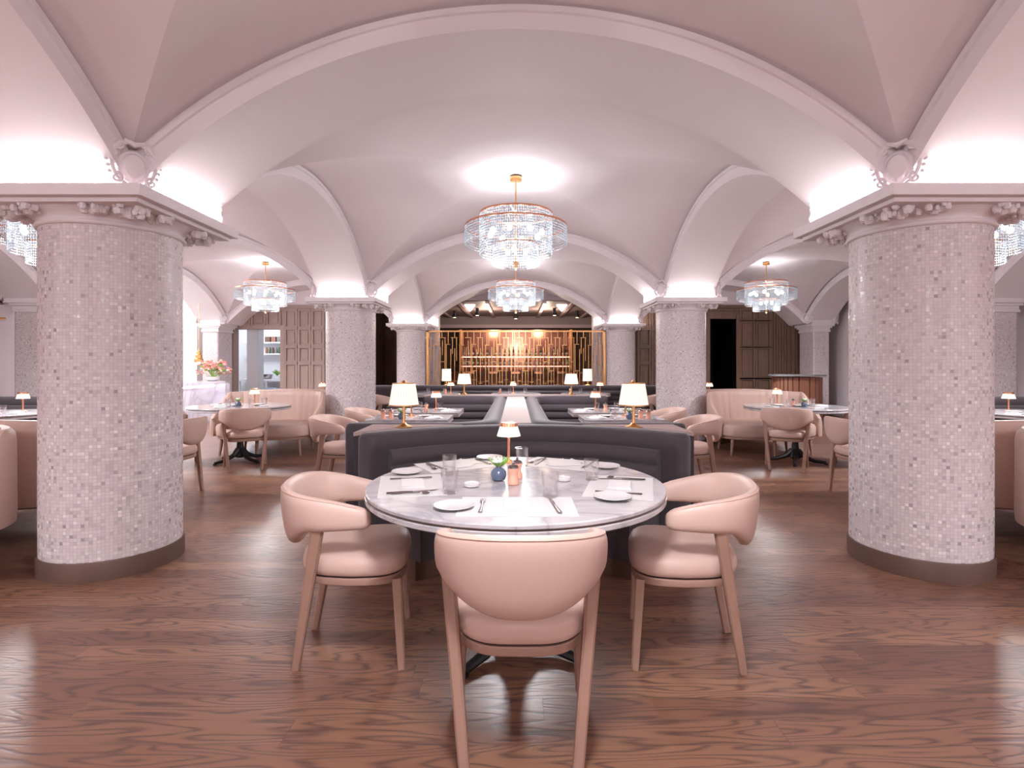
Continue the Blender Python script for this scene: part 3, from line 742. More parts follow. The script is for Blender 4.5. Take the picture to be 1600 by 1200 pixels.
def make_chandelier():
    t = thing('chandelier', '', 'chandelier')         # origin at the ceiling
    MB().lathe([(.02, -.05), (.065, -.045), (.07, -.03), (.07, 0)], 24).build('canopy', brass, t)
    MB().tube([(0, 0, -.04), (0, 0, -1.02)], .009, 10).build('stem', brass, t)
    zc = -3.44
    fr = MB()
    for r, z in ((.405, 3.01), (.572, 2.865), (.255, 2.66)):
        q = ring_mb(r, z+zc, .018, .012); fr.add(q.v, q.f)
        for k in range(6):
            a = k*PI/3; fr.tube([(0, 0, z+zc+.01), (r*cos(a), r*sin(a), z+zc+.01)], .005, 5)
    fr.build('ring_frame', copper, t)
    for r, a, b in ((.405, 3.01, 2.53), (.572, 2.865, 2.66), (.255, 2.66, 2.40)):
        o = strands(r+.006, a+zc, b+zc, .0245, .021, .029).build('crystal_curtain', crystal, t, smooth=False, recalc=False); o['kind'] = 'stuff'
    for k in range(8):
        a = k*PI/4+.2; MB().sphere((.30*cos(a), .30*sin(a), 2.80+zc), .032, 10, 8, 1.2).build('bulb', bulb_m, t)
    for k in range(3):
        a = k*2*PI/3; MB().sphere((.12*cos(a), .12*sin(a), 2.60+zc), .030, 10, 8, 1.2).build('bulb', bulb_m, t)
    MB().lathe([(.004, 2.38+zc), (.02, 2.40+zc), (.012, 2.43+zc), (.02, 2.45+zc)], 12).build('finial', brass, t)
    return t
chk = Kind(make_chandelier)
ZC = 3.44
CH = [((0, BY[2]), 'large crystal chandelier hanging over the central booths, nearest to the viewer', 125, 1),
      ((0, BY[3]), 'crystal chandelier in front of the brass screen, behind the large central one', 130, 1),
      ((-5.25, BY[3]), 'crystal chandelier over the left loveseats, in front of the pantry doorway', 120, 1),
      ((5.25, BY[3]), 'crystal chandelier over the right loveseats, in front of the walnut panelling', 75, 1),
      ((-5.25, BY[2]), 'crystal chandelier half hidden at the left edge behind the large column', 130, 1),
      ((5.25, BY[2]), 'crystal chandelier half hidden at the right edge behind the large column', 110, 1),
      ((-5.25, BY[1]), 'unseen crystal chandelier added for light over the left front bay', 85, 0),  # out of view, added with the next two to light the front bays
      ((5.25, BY[1]), 'unseen crystal chandelier added for light over the right front bay', 85, 0),
      ((0, BY[1]), 'unseen crystal chandelier added for light above the front table', 75, 0),
      ((0, BY[0]), 'unseen crystal chandelier added as fill behind the viewpoint over the aisle', 130, 0),  # this row is unseen, added as fill for surfaces facing the camera
      ((-5.25, BY[0]), 'unseen crystal chandelier added as fill behind the viewpoint on the left', 130, 0),
      ((5.25, BY[0]), 'unseen crystal chandelier added as fill behind the viewpoint on the right', 130, 0)]
def plight(name, loc, e, col=(1, .93, .88), r=.12, parent=None):
    l = bpy.data.lights.new(name, 'POINT'); l.energy = e; l.color = col; l.shadow_soft_size = r
    o = bpy.data.objects.new(name, l); COL.objects.link(o); o.location = loc
    return o
LK = .5
for (x, y), lab, e, _ in CH:
    chk.put((x, y, ZC), random.random(), lab, 'crystal chandeliers')
    plight('chandelier_light', (x, y, 3.08), e*(.14 if _ else .10)*LK, (.98, .97, 1), .10)
    plight('chandelier_light', (x, y, 2.24), e*(.35 if _ else (.22 if y > 0 else 1.3))*LK, (.97, .95, 1), .16)
    l = bpy.data.lights.new('added_downlight', 'SPOT'); l.energy = e*(1.35 if (x == 0 and _) else 2.3)*LK; l.spot_size = R(168); l.spot_blend = .7; l.shadow_soft_size = .2; l.color = (.94, .95, 1)  # spot added under each chandelier to brighten the floor and column shafts
    o = bpy.data.objects.new('added_downlight', l); COL.objects.link(o); o.location = (x, y, 2.31)

# ------------------------------------------------------------------ chairs
def sm(t): t = max(0, min(1, t)); return t*t*(3-2*t)
def make_chair():
    t = thing('dining_chair', '', 'chair')
    rx, ry, y0 = .256, .232, -.03
    rings_, pip = [], []
    cl = []
    for i in range(90):
        ph = R(90*i/90); p = 2.75
        cl.append(Vector((rx*sin(ph)**(2/p), y0-ry*cos(ph)**(2/p))))
    for i in range(12): cl.append(Vector((rx-.012*(i/11)**2, y0+.012+.118*i/11)))
    full = [Vector((-v.x, v.y)) for v in cl[:0:-1]]+cl
    acc = [0]
    for a_, b_ in zip(full, full[1:]): acc.append(acc[-1]+(b_-a_).length)
    def at(u):
        k = 0
        while k < len(acc)-2 and acc[k+1] < u: k += 1
        f = (u-acc[k])/max(1e-9, acc[k+1]-acc[k]); return full[k].lerp(full[k+1], max(0, min(1, f)))
    Lt = acc[-1]; nf = 56
    us = [0, .006, .018, .036]+[.06+(Lt-.12)*i/(nf-8) for i in range(nf-7)]+[Lt-.036, Lt-.018, Lt-.006, Lt]
    nf = len(us)-1
    for i, u in enumerate(us):
        c = at(u); d = (at(min(Lt, u+.004))-at(max(0, u-.004))).normalized(); nrm = Vector((d.y, -d.x))
        f = sm((c.y+.25)/.37)
        zt = .779-.100*max(0, min(1, (c.y+.25)/.37))**1.3-.008*(c.x/.25)**2*(1-f)
        zb = .502+.100*min(1, abs(c.x/.238)**2.5) + .006*f
        th = .034
        e = min(u, Lt-u)
        k = sqrt(max(.02, 1-(1-min(1, e/.045))**2))
        zc, zh = (zt+zb)/2, (zt-zb)/2*(.35+.65*k)
        lean = .030*(1-sm((c.y+.2)/.2))
        ring = []
        for j in range(22):
            b = 2*PI*j/22; p = 2.8
            uu = math.copysign(abs(cos(b))**(2/p), cos(b)); v = math.copysign(abs(sin(b))**(2/p), sin(b))
            z = zc+zh*v; o = th*k*uu*(1-.15*v)+lean*(z-.6)/.18
            q = c+nrm*o; ring.append((q.x, q.y, z))
        rings_.append(ring)
        if e > .05:
            z = zc+zh*.92; o = th*.50+lean*(z-.6)/.18; q = c+nrm*o; pip.append((q.x, q.y, z))
    br = MB().rings(rings_).build('backrest', leather, t)
    MB().tube(pip, .0028, 5).build('piping', leather_seam, br)
    def outline(k, n=44):
        pts = []
        for i in range(n):
            a = 2*PI*i/n; p = 3.6
            x = math.copysign(abs(cos(a))**(2/p), cos(a)); y = math.copysign(abs(sin(a))**(2/p), sin(a))
            wd = .252+.02*y-.035*max(0, -y)
            pts.append((x*wd*k, .015+y*.235*k))
        return pts
    sr = []
    for z, k in ((.404, .95), (.412, .985), (.43, 1.0), (.455, .995), (.474, .965), (.486, .90), (.492, .78), (.495, .5), (.4955, .05)):
        sr.append([(x, y, z) for x, y in outline(k)])
    MB().rings(sr).build('seat', leather, t)
    MB().rings([[(x, y, z) for x, y in outline(k)] for z, k in ((.396, .92), (.405, .92))]).build('seat_gap', dark_gap, t)  # dark band colours in the shade between cushion and rail
    MB().rings([[(x, y, z) for x, y in outline(k)] for z, k in ((.362, .93), (.366, .95), (.392, .96), (.396, .95))]).build('seat_rail', pale_oak, t)
    for s in (-1, 1):
        MB().bar((s*.247, -.115, .64), (s*.180, -.222, 0), .046, .052, .034, .032).build('leg', pale_oak, t)
        MB().bar((s*.222, .205, .385), (s*.238, .225, 0), .042, .042, .030, .030).build('leg', pale_oak, t)
    return t
ck = Kind(make_chair)
def chair(x, y, head, lab, grp): return ck.put((x, y, 0), R(head-90), lab, grp)
chair(.017, 1.94, 90, 'blush leather dining chair seen from behind, in front of the round marble table', 'chairs at the front round table')
chair(-.745, 2.52, 8, 'blush leather dining chair on the left side of the front round table', 'chairs at the front round table')
chair(.775, 2.50, 169, 'blush leather dining chair on the right side of the front round table', 'chairs at the front round table')
for s, w_ in ((-1, 'left'), (1, 'right')):
    g = 'chairs at the grey booths'
    chair(s*1.80, 5.62, 90-s*-90 if False else (0 if s < 0 else 180), 'blush dining chair at the near square table of the %s grey booth' % w_, g)
    chair(s*1.76, 6.62, (0 if s < 0 else 180), 'blush dining chair at the far square table of the %s grey booth' % w_, g)
    chair(s*2.3, 9.7, (15 if s < 0 else 165), 'distant blush dining chair glimpsed beside the second %s column' % w_, 'distant chairs')
    g = 'chairs at the side round tables'
    chair(s*3.39, 6.78, 90-s*27, 'blush dining chair with its back to us at the %s round table before the loveseat' % w_, g)
    chair(s*4.35, 6.95, 90+s*55, 'blush dining chair on the wall side of the %s round table before the loveseat' % w_, g)
    chair(s*3.46, 5.40, (180 if s < 0 else 0), 'blush dining chair half hidden behind the large %s column' % w_, g)
    chair(s*5.75, 5.28, (100 if s < 0 else 80), 'blush dining chair at the %s edge of the picture, before the wall table' % w_, g)

# ------------------------------------------------------------------ grey banquettes
def arcpath(cx, cy, r, a0, a1, n):
    out = []
    for i in range(n+1):
        a = R(a0+(a1-a0)*i/n); out.append(((cx+r*cos(a), cy+r*sin(a)), (cos(a), sin(a))))
    return out
def polypath(pts, rad, n=8):
    """rounded polyline; normal points to the LEFT of travel"""
    out = []
    P = [Vector(p) for p in pts]
    for i in range(len(P)):
        if i == 0 or i == len(P)-1:
            d = (P[1]-P[0]).normalized() if i == 0 else (P[-1]-P[-2]).normalized()
            out.append((tuple(P[i]), (-d.y, d.x))); continue
        d0 = (P[i]-P[i-1]).normalized(); d1 = (P[i+1]-P[i]).normalized()
        n0 = Vector((-d0.y, d0.x)); n1 = Vector((-d1.y, d1.x)); turn = d0.x*d1.y-d0.y*d1.x
        a = P[i]-d0*rad
        c = a+n0*rad*(1 if turn > 0 else -1)
        for k in range(n+1):
            th = (PI/2)*k/n*(1 if turn > 0 else -1)
            v = a-c; q = Vector((v.x*cos(th)-v.y*sin(th), v.x*sin(th)+v.y*cos(th)))+c
            nn = Vector((n0.x*cos(th)-n0.y*sin(th), n0.x*sin(th)+n0.y*cos(th)))
            out.append((tuple(q), tuple(nn)))
    return out
def dens(path, step=.12):
    out = [path[0]]
    for (p, n_), (q, m_) in zip(path, path[1:]):
        d = (Vector(q)-Vector(p)).length; k = max(1, int(d/step))
        for i in range(1, k+1):
            t = i/k; nn = (Vector(n_).lerp(Vector(m_), t)).normalized()
            out.append((tuple(Vector(p).lerp(Vector(q), t)), tuple(nn)))
    return out
def sweep(path, sec, ends=False):
    """sec: closed (offset along outward normal, z)"""
    rs = []
    n = len(path)
    for i, (p, nr) in enumerate(path):
        rs.append([(p[0]+nr[0]*o, p[1]+nr[1]*o, z) for o, z in sec])
    if ends:
        # rounded bullnose ends
        for side in (0, -1):
            p, nr = path[side]; q = path[1 if side == 0 else -2][0]
            d = (Vector(p)-Vector(q)).normalized()
            oc = sum(o for o, z in sec)/len(sec); zm = sum(z for o, z in sec)/len(sec)
            add = []
            for f, e in ((.45, .012), (.75, .035), (.93, .055) ) if False else ((.96, .015), (.86, .028), (.62, .036)):
                add.append([(p[0]+nr[0]*(oc+(o-oc)*f)+d.x*e, p[1]+nr[1]*(oc+(o-oc)*f)+d.y*e, z if z < .3 else z-(1-f)*.05) for o, z in sec])
            if side == 0: rs = add[::-1]+rs
            else: rs = rs+add
    return MB().rings(rs)
def banquette(name, lab, path, grp=None, H=.87, seat_d=.46, seat_in=.11, seat_path=None, trim=3):
    """path lies on the crest of the back; outward normal = away from the sitter"""
    t = thing(name, lab, 'banquette', (0, 0, 0), 0, grp)
    top = []
    th = .078
    sec = [(th, .02), (th, H-.06), (th*.92, H-.03), (th*.7, H-.01), (th*.3, H), (-th*.3, H), (-th*.75, H-.012), (-th, H-.035), (-th*1.03, H-.07), (-th, H-.105), (-th*.9, H-.115), (-th*.8, .02)]
    sh = sweep(path, sec, True).build('back_shell', velvet, t)
    # horizontal channels
    ch = []
    z = H-.115; k = 3
    zz = z; hh = (z-.46)/k
    ch.append((-th*.5, z))
    for i in range(k):
        for f in (0, .12, .3, .5, .7, .88, 1):
            b = sin(PI*f)**.55*.028
            ch.append((-th-.018-b, z-hh*(i+f)))
    ch.append((-th*.5, .46))
    inner = path[trim:-trim] if trim else path
    sweep(inner, ch).build('channelled_back', velvet, t)
    a, b = -th-.01, -th-seat_d
    ss = [(a, .20), (a, .46), (b+.03, .465), (b+.01, .455), (b, .435), (b, .38), (b+.008, .365), (b+.004, .355), (b+.004, .12), (a, .12)]
    sweep(inner, ss).build('seat', velvet, t)
    sweep(inner, [(a, 0), (a, .12), (b+.05, .12), (b+.05, 0)]).build('plinth', plinth, t)
    return t
banquette('curved_banquette', 'curved charcoal grey velvet banquette wrapping the front round marble table', dens(arcpath(.05, 2.63, 1.27, 38.5, 141, 44), 9), seat_d=.34, trim=2)
# booths: path travels so that left normal points outward
for s, w_ in ((-1, 'left'), (1, 'right')):
    # for the left booth: start near outer end, run to the spine, then away, then back out
    pts = [(s*1.22, 4.03), (s*.20, 4.03), (s*.20, 7.52), (s*1.22, 7.52)]
    if s < 0: pts = pts[::-1]
    pth = dens(polypath(pts, .30, 8), .14)
    # outward must be away from inside: inside is at (s*.8, 5.8)
    p, nr = pth[len(pth)//2]
    if (p[0]+nr[0]-s*.8)**2 < (p[0]-nr[0]-s*.8)**2: pth = [(p_, (-n_[0], -n_[1])) for p_, n_ in pth]
    banquette('booth_banquette', 'grey velvet horseshoe booth banquette %s of the blush divider' % w_, pth, 'horseshoe booths', seat_d=.30, trim=1)
# ledges
poly = []
for i in range(41):
    a = R(143-106*i/40); poly.append((.05+1.36*cos(a), 2.63+1.36*sin(a)))
poly = [p for p in poly if p[1] < 3.92]+[(1.14, 3.93), (-1.04, 3.93)]
mid = [p for p in poly[:-2]]
lg = thing('curved_ledge', 'low blush topped ledge behind the curved grey banquette carrying two pleated lamps', 'ledge')
def ledge_mb(z0_, z1_):
    m = MB()
    for sgn in (-1, 1):
        side = [p for p in mid if (p[0]-.05)*sgn > 0]
        side = side if sgn > 0 else side[::-1]
        q = side+[((1.14 if sgn > 0 else -1.04), 3.93)]
        m.prism(q, z0_, z1_)
    return m
ledge_mb(0, .845).build('body', velvet, lg, smooth=False)
ledge_mb(.845, .868).build('top', walnut_ledge, lg, smooth=False)
lg = thing('divider_ledge', 'long blush topped divider ledge between the two horseshoe booths', 'ledge')
MB().box(-.112, .112, 4.02, 7.36, 0, .845).build('body', velvet, lg, smooth=False)
MB().box(-.115, .115, 4.02, 7.38, .845, .868).build('top', walnut_ledge, lg, smooth=False)
lg = thing('cross_ledge', 'grey ledge across the far end of the horseshoe booths', 'ledge')
MB().box(-1.3, 1.3, 7.62, 8.0, 0, .85).build('body', velvet, lg, smooth=False)
MB().box(-1.3, 1.3, 7.62, 8.0, .85, .868).build('top', walnut_ledge, lg, smooth=False)
MB().box(-.11, .11, 7.40, 7.62, 0, .87).build('end_block', velvet, lg, smooth=False)
banquette('long_banquette', 'long straight grey banquette in front of the brass screen', dens([((-3.0, 11.4), (0, 1)), ((3.0, 11.4), (0, 1))], .4), seat_d=.45, trim=1)
tag(MB().box(-3.0, 3.0, 11.5, 11.9, 0, .85).build('ledge_behind_banquette', walnut_ledge, smooth=False), 'blush ledge behind the long grey banquette in front of the screen', 'ledge')
for s, w_ in ((-1, 'left'), (1, 'right')):
    pth = dens([((s*7.45, 7.35), (0, 1)), ((s*5.9, 7.35), (0, 1))], .3)
    if s > 0: pth = pth[::-1]
    banquette('wall_banquette', 'grey banquette near the %s wall, behind the large column' % w_, pth, 'wall banquettes', trim=1)

# ------------------------------------------------------------------ pink loveseats
def make_sofa():
    t = thing('loveseat', '', 'sofa')
    rx, ry, y0 = .735, .50, .05
    n = 132; outer = []; lo = []
    rs = []
    for i in range(n+1):
        ph = R(-108+216*i/n); a = abs(ph)
        p = 2.9
        ux = math.copysign(abs(sin(ph))**(2/p), sin(ph)); uy = math.copysign(abs(cos(ph))**(2/p), cos(ph))
        c = Vector((rx*ux, y0-ry*uy))
        nr = Vector((math.copysign(abs(ux)**(p-1), ux)/rx, -math.copysign(abs(uy)**(p-1), uy)/ry)).normalized()
        zt = .905-.02*sm(a/R(60))-.36*sm((a-R(66))/R(42)); th = .045+.02*sm((R(70)-a)/R(40))
        e = min(i, n-i); k = [.3, .6, .78, .9, .96][e] if e < 5 else 1
        L = c.x if a < R(60) else math.copysign(.6+abs(c.y), c.x)
        groove = .022*(1-abs(sin(PI*L/.115))**.5)
        th *= k
        sec = [(th, .27), (th*1.1, .33), (th*1.05, zt-.08), (th*.9, zt-.03), (th*.4, zt), (-th*.4, zt), (-th*.9+groove, zt-.03), (-th*1.05+groove, zt-.08), (-th*1.3+groove, .5), (-th*1.3+groove, .44), (-th, .27)]
        rs.append([(c.x+nr.x*o, c.y+nr.y*o, z) for o, z in sec])
    MB().rings(rs).build('channelled_back', leather, t)
    def ol(k, n=56):
        out = []
        for i in range(n):
            a = 2*PI*i/n; p = 3.0
            out.append((.70*k*math.copysign(abs(cos(a))**(2/p), cos(a)), .02+(.44*k+(.0 if sin(a) < 0 else .05*cos(a)**2*0))*math.copysign(abs(sin(a))**(2/p), sin(a))))
        return out
    MB().rings([[(x, y, z) for x, y in ol(k)] for z, k in ((.27, .97), (.29, 1.0), (.40, 1.01), (.435, .985), (.45, .93), (.458, .7), (.46, .1))]).build('seat', leather, t)
    MB().rings([[(x, y, z) for x, y in ol(k)] for z, k in ((.235, .95), (.24, .97), (.262, .97), (.27, .95))]).build('base_rail', pale_oak, t)
    for x, y in ((-.55, .30), (0, .40), (.55, .30), (-.5, -.3), (.5, -.3)):
        MB().tube([(x, y, .24), (x*1.05, y*1.05, 0)], [.026, .015], 12).build('leg', pale_oak, t)
    return t
sfk = Kind(make_sofa)
for s, w_ in ((-1, 'left'), (1, 'right')):
    g = 'blush channelled loveseats'
    sfk.put((s*3.66, 8.05, 0), R(180), 'blush leather loveseat facing us behind the %s round table' % w_, g)
    sfk.put((s*3.66, 9.35, 0), R(0), 'blush leather loveseat back to back with the %s one, facing the far wall' % w_, g)
    sfk.put((s*3.99, 3.26, 0), R(180), 'blush loveseat cut by the %s edge of the picture, its rounded end nearest us' % w_, g)
    sfk.put((s*4.02, 4.34, 0), R(0), 'blush loveseat showing its flat back between the %s picture edge and the large column' % w_, g)

# ------------------------------------------------------------------ tables
def base_parts(t, r=.34, zt=.70):
    MB().lathe([(.10, zt), (.10, zt-.015), (.035, zt-.03), (.035, .30), (.05, .16), (.075, .07), (.05, .05)], 20).build('pedestal', black_iron, t)
    for k in range(4):
        a = k*PI/2+PI/4
        MB().tube([(.03*cos(a), .03*sin(a), .16), (.10*cos(a), .10*sin(a), .085), (.22*cos(a), .22*sin(a), .035), (r*cos(a), r*sin(a), .022)], [.04, .032, .024, .018], 8).build('foot', black_iron, t)
        MB().lathe([(.022, 0), (.022, .015), (.014, .02)], 10, (r*cos(a), r*sin(a), 0)).build('glide', black_iron, t)
def round_table(x, y, r, lab, rz=0):
    t = thing('round_table', lab, 'table', (x, y, 0), rz, 'round marble tables')
    MB().lathe([(r-.02, .728), (r-.004, .730), (r, .734), (r, .745), (r-.004, .75), (.01, .75)], 96).build('tabletop', marble, t)
    MB().lathe([(r-.012, .7225), (r-.012, .7285)], 96).build('copper_inlay', bronze, t)
    MB().lathe([(.05, .700), (r-.004, .700), (r, .704), (r, .720), (r-.004, .7225)], 96).build('under_slab', marble, t)
    base_parts(t, .36 if r > .6 else .3)
    return t
def square_table(x, y, w, d, lab):
    t = thing('square_table', lab, 'table', (x, y, 0), 0, 'square booth tables')
    MB().box(-w/2, w/2, -d/2, d/2, .71, .75).build('tabletop', marble, t, smooth=False, bevel=.004)
    MB().box(-w/2+.0, w/2-.0, -d/2, d/2, .695, .71).build('edge_band', walnut_ledge, t, smooth=False)
    base_parts(t, .26, .695); return t
round_table(0, 2.545, .685, 'large round grey marble table set for dining in the front, among three blush chairs', R(8))
for s, w_ in ((-1, 'left'), (1, 'right')):
    square_table(s*1.10, 5.68, .82, .56, 'near square table inside the %s grey booth' % w_)
    square_table(s*1.06, 6.56, .80, .62, 'far square table inside the %s grey booth' % w_)
    round_table(s*3.73, 7.32 if s < 0 else 7.22, .64, 'round marble table before the %s loveseat' % w_, .3)
    round_table(s*4.08, 5.12, .60, 'round marble table hidden behind the large %s column' % w_)
    round_table(s*5.95, 6.2, .55, 'round marble table at the %s picture edge before the grey wall banquette' % w_)
    round_table(s*3.62, 10.2, .55, 'round marble table behind the back to back %s loveseats' % w_)
for x, w_ in ((-1.55, 'left'), (0, 'middle'), (1.35, 'right')):
    round_table(x, 10.45, .48, '%s one of the far tables before the long grey banquette' % w_)

# ------------------------------------------------------------------ lamps
def make_lamp():
    t = thing('table_lamp', '', 'lamp')
    MB().lathe([(.058, 0), (.058, .006), (.03, .016), (.012, .03), (.0095, .05), (.0095, .20)], 24).build('base', brass, t)
    pr_ = [(.100, .155), (.076, .305)]
    sh = MB(); n = 96
    mod = lambda i, n_: 1+.022*(1 if i % 3 == 0 else -.5)
    sh.lathe(pr_, n, cap=False, mod=mod); s_ = sh.build('shade', shade_m, t)
    MB().lathe([(.101, .150), (.104, .150), (.104, .158), (.101, .158)], 48).build('trim_band', brass, s_)
    MB().lathe([(.004, .30), (.010, .305), (.014, .318), (.008, .325)], 12).build('finial', brass, t)
    MB().lathe([(.076, .302), (.079, .302), (.079, .307), (.076, .307)], 48).build('top_band', brass, s_)
    return t
lk = Kind(make_lamp)
def lamp(x, y, z, lab, e=2.2, kind=None):
    o = (kind or lk).put((x, y, z), random.random(), lab, 'pleated ledge lamps')
    plight('lamp_light', (x, y, z+.22), e, (1, .72, .42), .03); return o
lamp(-.775, 3.745, .868, 'pleated white table lamp on the ledge behind the front banquette, left one')
lamp(.815, 3.745, .868, 'pleated white table lamp on the ledge behind the front banquette, right one')
lamp(-.745, 7.8, .868, 'pleated lamp on the cross ledge behind the booths, left one')
lamp(.80, 7.8, .868, 'pleated lamp on the cross ledge behind the booths, right one')
def make_tall():
    t = thing('tall_table_lamp', '', 'lamp')
    MB().lathe([(.07, 0), (.07, .01), (.012, .03), (.010, .12)], 18).build('base', brass, t)
    MB().lathe([(.10, .10), (.095, .36)], 40, cap=False, mod=lambda i, n_: 1+.02*(i % 2)).build('shade', shade_m, t)
    return t
tk = Kind(make_tall)
lamp(-1.50, 11.7, .85, 'white drum lamp in front of the brass screen, left one', kind=tk)
lamp(1.55, 11.7, .85, 'white drum lamp in front of the brass screen, right one', kind=tk)
def make_mini():
    t = thing('small_table_lamp', '', 'lamp')
    MB().lathe([(.045, 0), (.045, .004), (.02, .012), (.009, .02), (.008, .04), (.010, .15), (.012, .20)], 22).build('stem', copper, t)
    MB().lathe([(.067, .150), (.050, .205), (.01, .208)], 36, cap=False).build('shade', glass_shade, t)
    MB().lathe([(.051, .204), (.053, .206), (.050, .222), (.046, .224), (.01, .224)], 36).build('cap', copper, t)
    return t
mk = Kind(make_mini)
def mini(x, y, lab, z=.75, e=.7):
    mk.put((x, y, z), random.random(), lab, 'small copper table lamps')
    plight('lamp_light', (x, y, z+.135), e, (1, .72, .42), .02)
mini(-.04, 3.05, 'small copper lamp with opal shade at the back of the front round table')
for s, w_ in ((-1, 'left'), (1, 'right')):
    mini(s*1.12 if s < 0 else 1.17, 5.78 if s > 0 else 6.0-.2, 'small copper lamp on the near square table of the %s booth' % w_)
    mini(s*.98, 6.66, 'small copper lamp on the far square table of the %s booth' % w_)
    mini(s*3.60, 7.45, 'small copper lamp on the round table before the %s loveseat' % w_)
    mini(s*3.58, 10.0, 'small lamp peeking over the top of the %s loveseat' % w_)
    mini(s*5.85, 6.42, 'small copper lamp on the round table at the %s picture edge' % w_)
mini(-.05, 10.45, 'small copper lamp on the middle far table')
mini(-1.25, 10.4, 'small copper lamp on the left far table')
mini(1.62, 10.4, 'small copper lamp on the right far table')

# ------------------------------------------------------------------ tableware
def make_glass():
    t = thing('drinking_glass', '', 'glass')
    MB().lathe([(.027, 0), (.029, .002), (.037, .098), (.0352, .098), (.027, .012), (.004, .011)], 28).build('bowl', glass, t)
    return t
gk = Kind(make_glass)
def make_plate():
    t = thing('side_plate', '', 'plate')
    MB().lathe([(.04, 0), (.045, .002), (.074, .011), (.078, .014), (.076, .0155), (.050, .006), (.002, .005)], 40).build('dish', china, t)
    return t
plk = Kind(make_plate)
def make_dish():
    t = thing('butter_dish', '', 'dish')
    MB().lathe([(.030, 0), (.037, .004), (.038, .016), (.034, .018), (.030, .010), (.002, .009)], 28).build('bowl', china, t)
    return t
dk_ = Kind(make_dish)
def make_fork():
    t = thing('fork', '', 'fork')
    m = MB().tube([(0, -.10, .004), (0, -.06, .0045), (0, .0, .0035), (0, .045, .005)], [.0085, .006, .0032, .006], 8, flat=(1, .35)).build('handle', steel, t)
    q = MB(); q.box(-.0105, .0105, .042, .060, .0035, .006)
    for k in range(4): q.box(-.0105+k*.0062, -.0080+k*.0062, .058, .098, .0035, .0055)
    q.build('tines', steel, t, smooth=False); return t
fk = Kind(make_fork)
def make_knife():
    t = thing('knife', '', 'knife')
    MB().tube([(0, -.11, .005), (0, -.05, .005), (0, .0, .004)], [.009, .0075, .005], 8, flat=(1, .45)).build('handle', steel, t)
    MB().prism([(-.005, 0), (.005, 0), (.009, .05), (.006, .10), (-.004, .115)], .003, .0045).build('blade', steel, t, smooth=False); return t
kk = Kind(make_knife)
def make_spoon():
    t = thing('spoon', '', 'spoon')
    MB().tube([(0, -.09, .004), (0, -.03, .005), (0, .03, .004)], [.007, .004, .0032], 8, flat=(1, .4)).build('handle', steel, t)
    MB().sphere((0, .055, .006), .018, 12, 8, .28).build('bowl', steel, t); return t
spn = Kind(make_spoon)
def make_mat():
    t = thing('placemat', '', 'placemat')
    MB().box(-.225, .225, -.145, .145, 0, .0012).build('sheet', paper, t, smooth=False); return t
pmk = Kind(make_mat)
def make_napkin():
    t = thing('folded_napkin', '', 'napkin')
    m = MB()
    for k in range(3):
        m2 = []
        d = k*.004
        rs = []
        for i in range(9):
            x = -.075+.15*i/8; rs.append([(x, -.055+d, .0+k*.0045), (x, .055-d*.5, .0+k*.0045), (x, .055-d*.5, .0042+k*.0045+.001*sin(i)), (x, -.055+d, .0042+k*.0045+.0015*cos(i*1.3))])
        m.rings(rs)
    m.build('cloth', linen, t, bevel=.001); return t
nk = Kind(make_napkin)
def make_crumple():
    t = thing('napkin', '', 'napkin')
    rn_ = random.Random(5); n = 14; vs = []; fs = []
    for j in range(n):
        for i in range(n):
            u, v = i/(n-1)-.5, j/(n-1)-.5
            r_ = 1-min(1, 2*max(abs(u), abs(v)))
            vs.append((u*.19+.01*sin(9*v), v*.15+.01*sin(8*u), .003+.03*r_*(.6+.4*sin(16*u+6*v))+.006*rn_.random()*r_))
    for j in range(n-1):
        for i in range(n-1): fs.append((j*n+i, j*n+i+1, (j+1)*n+i+1, (j+1)*n+i))
    o = MB().add(vs, fs).build('cloth', linen, t); so = o.modifiers.new('thickness', 'SOLIDIFY'); so.thickness = .002
    return t
cnk = Kind(make_crumple)
def make_mill():
    t = thing('pepper_mill', '', 'pepper mill')
    MB().lathe([(.024, 0), (.027, .004), (.026, .02), (.020, .04), (.020, .05), (.026, .066), (.027, .074), (.024, .076)], 24).build('body', blush, t)
    MB().lathe([(.025, .076), (.026, .080), (.020, .088), (.007, .092), (.008, .098), (.004, .103)], 24).build('cap', steel, t); return t
mlk = Kind(make_mill)
def make_vase():
    t = thing('bud_vase', '', 'vase')
    MB().lathe([(.018, 0), (.030, .006), (.038, .028), (.036, .044), (.022, .058), (.011, .064), (.012, .070), (.008, .070)], 28).build('body', vase_blue, t)
    g_, w_ = MB(), MB()
    rn_ = random.Random(11)
    for k in range(9):
        a = k*.7; l = .03+.03*rn_.random()
        g_.tube([(0, 0, .06), (cos(a)*l*.5, sin(a)*l*.5, .085), (cos(a)*l, sin(a)*l, .10+.015*rn_.random())], [.002, .007, .002], 5)
    for k in range(6):
        a = k*PI/3; w_.tube([(-.008, -.006, .082), (-.008+.018*cos(a), -.006+.018*sin(a), .096), (-.008+.022*cos(a), -.006+.022*sin(a), .112)], [.004, .010, .003], 6)
    g_.build('leaves', leaf, t); w_.build('bloom', petal_white, t); return t
vk = Kind(make_vase)
ZT = .7502
def P(px, py, z=.75): d = (HZ-z)*845/(py-570); return ((px-806)*d/845, d)
ft = 'on the front round table'
def mat_at(x, y, rz, where): return pmk.put((x, y, ZT), rz, 'white paper placemat %s of the front round table' % where, 'placemats on the front table')
setts = [  # centre of mat, rotation of the mat's near side, name
    (.005, 2.10, 0, 'at the near edge'),
    (-.475, 2.47, R(-78), 'at the left edge'),
    (.470, 2.44, R(76), 'at the right edge'),
    (-.30, 2.98, R(-150), 'at the back left'),
    (.27, 3.00, R(155), 'at the back right')]
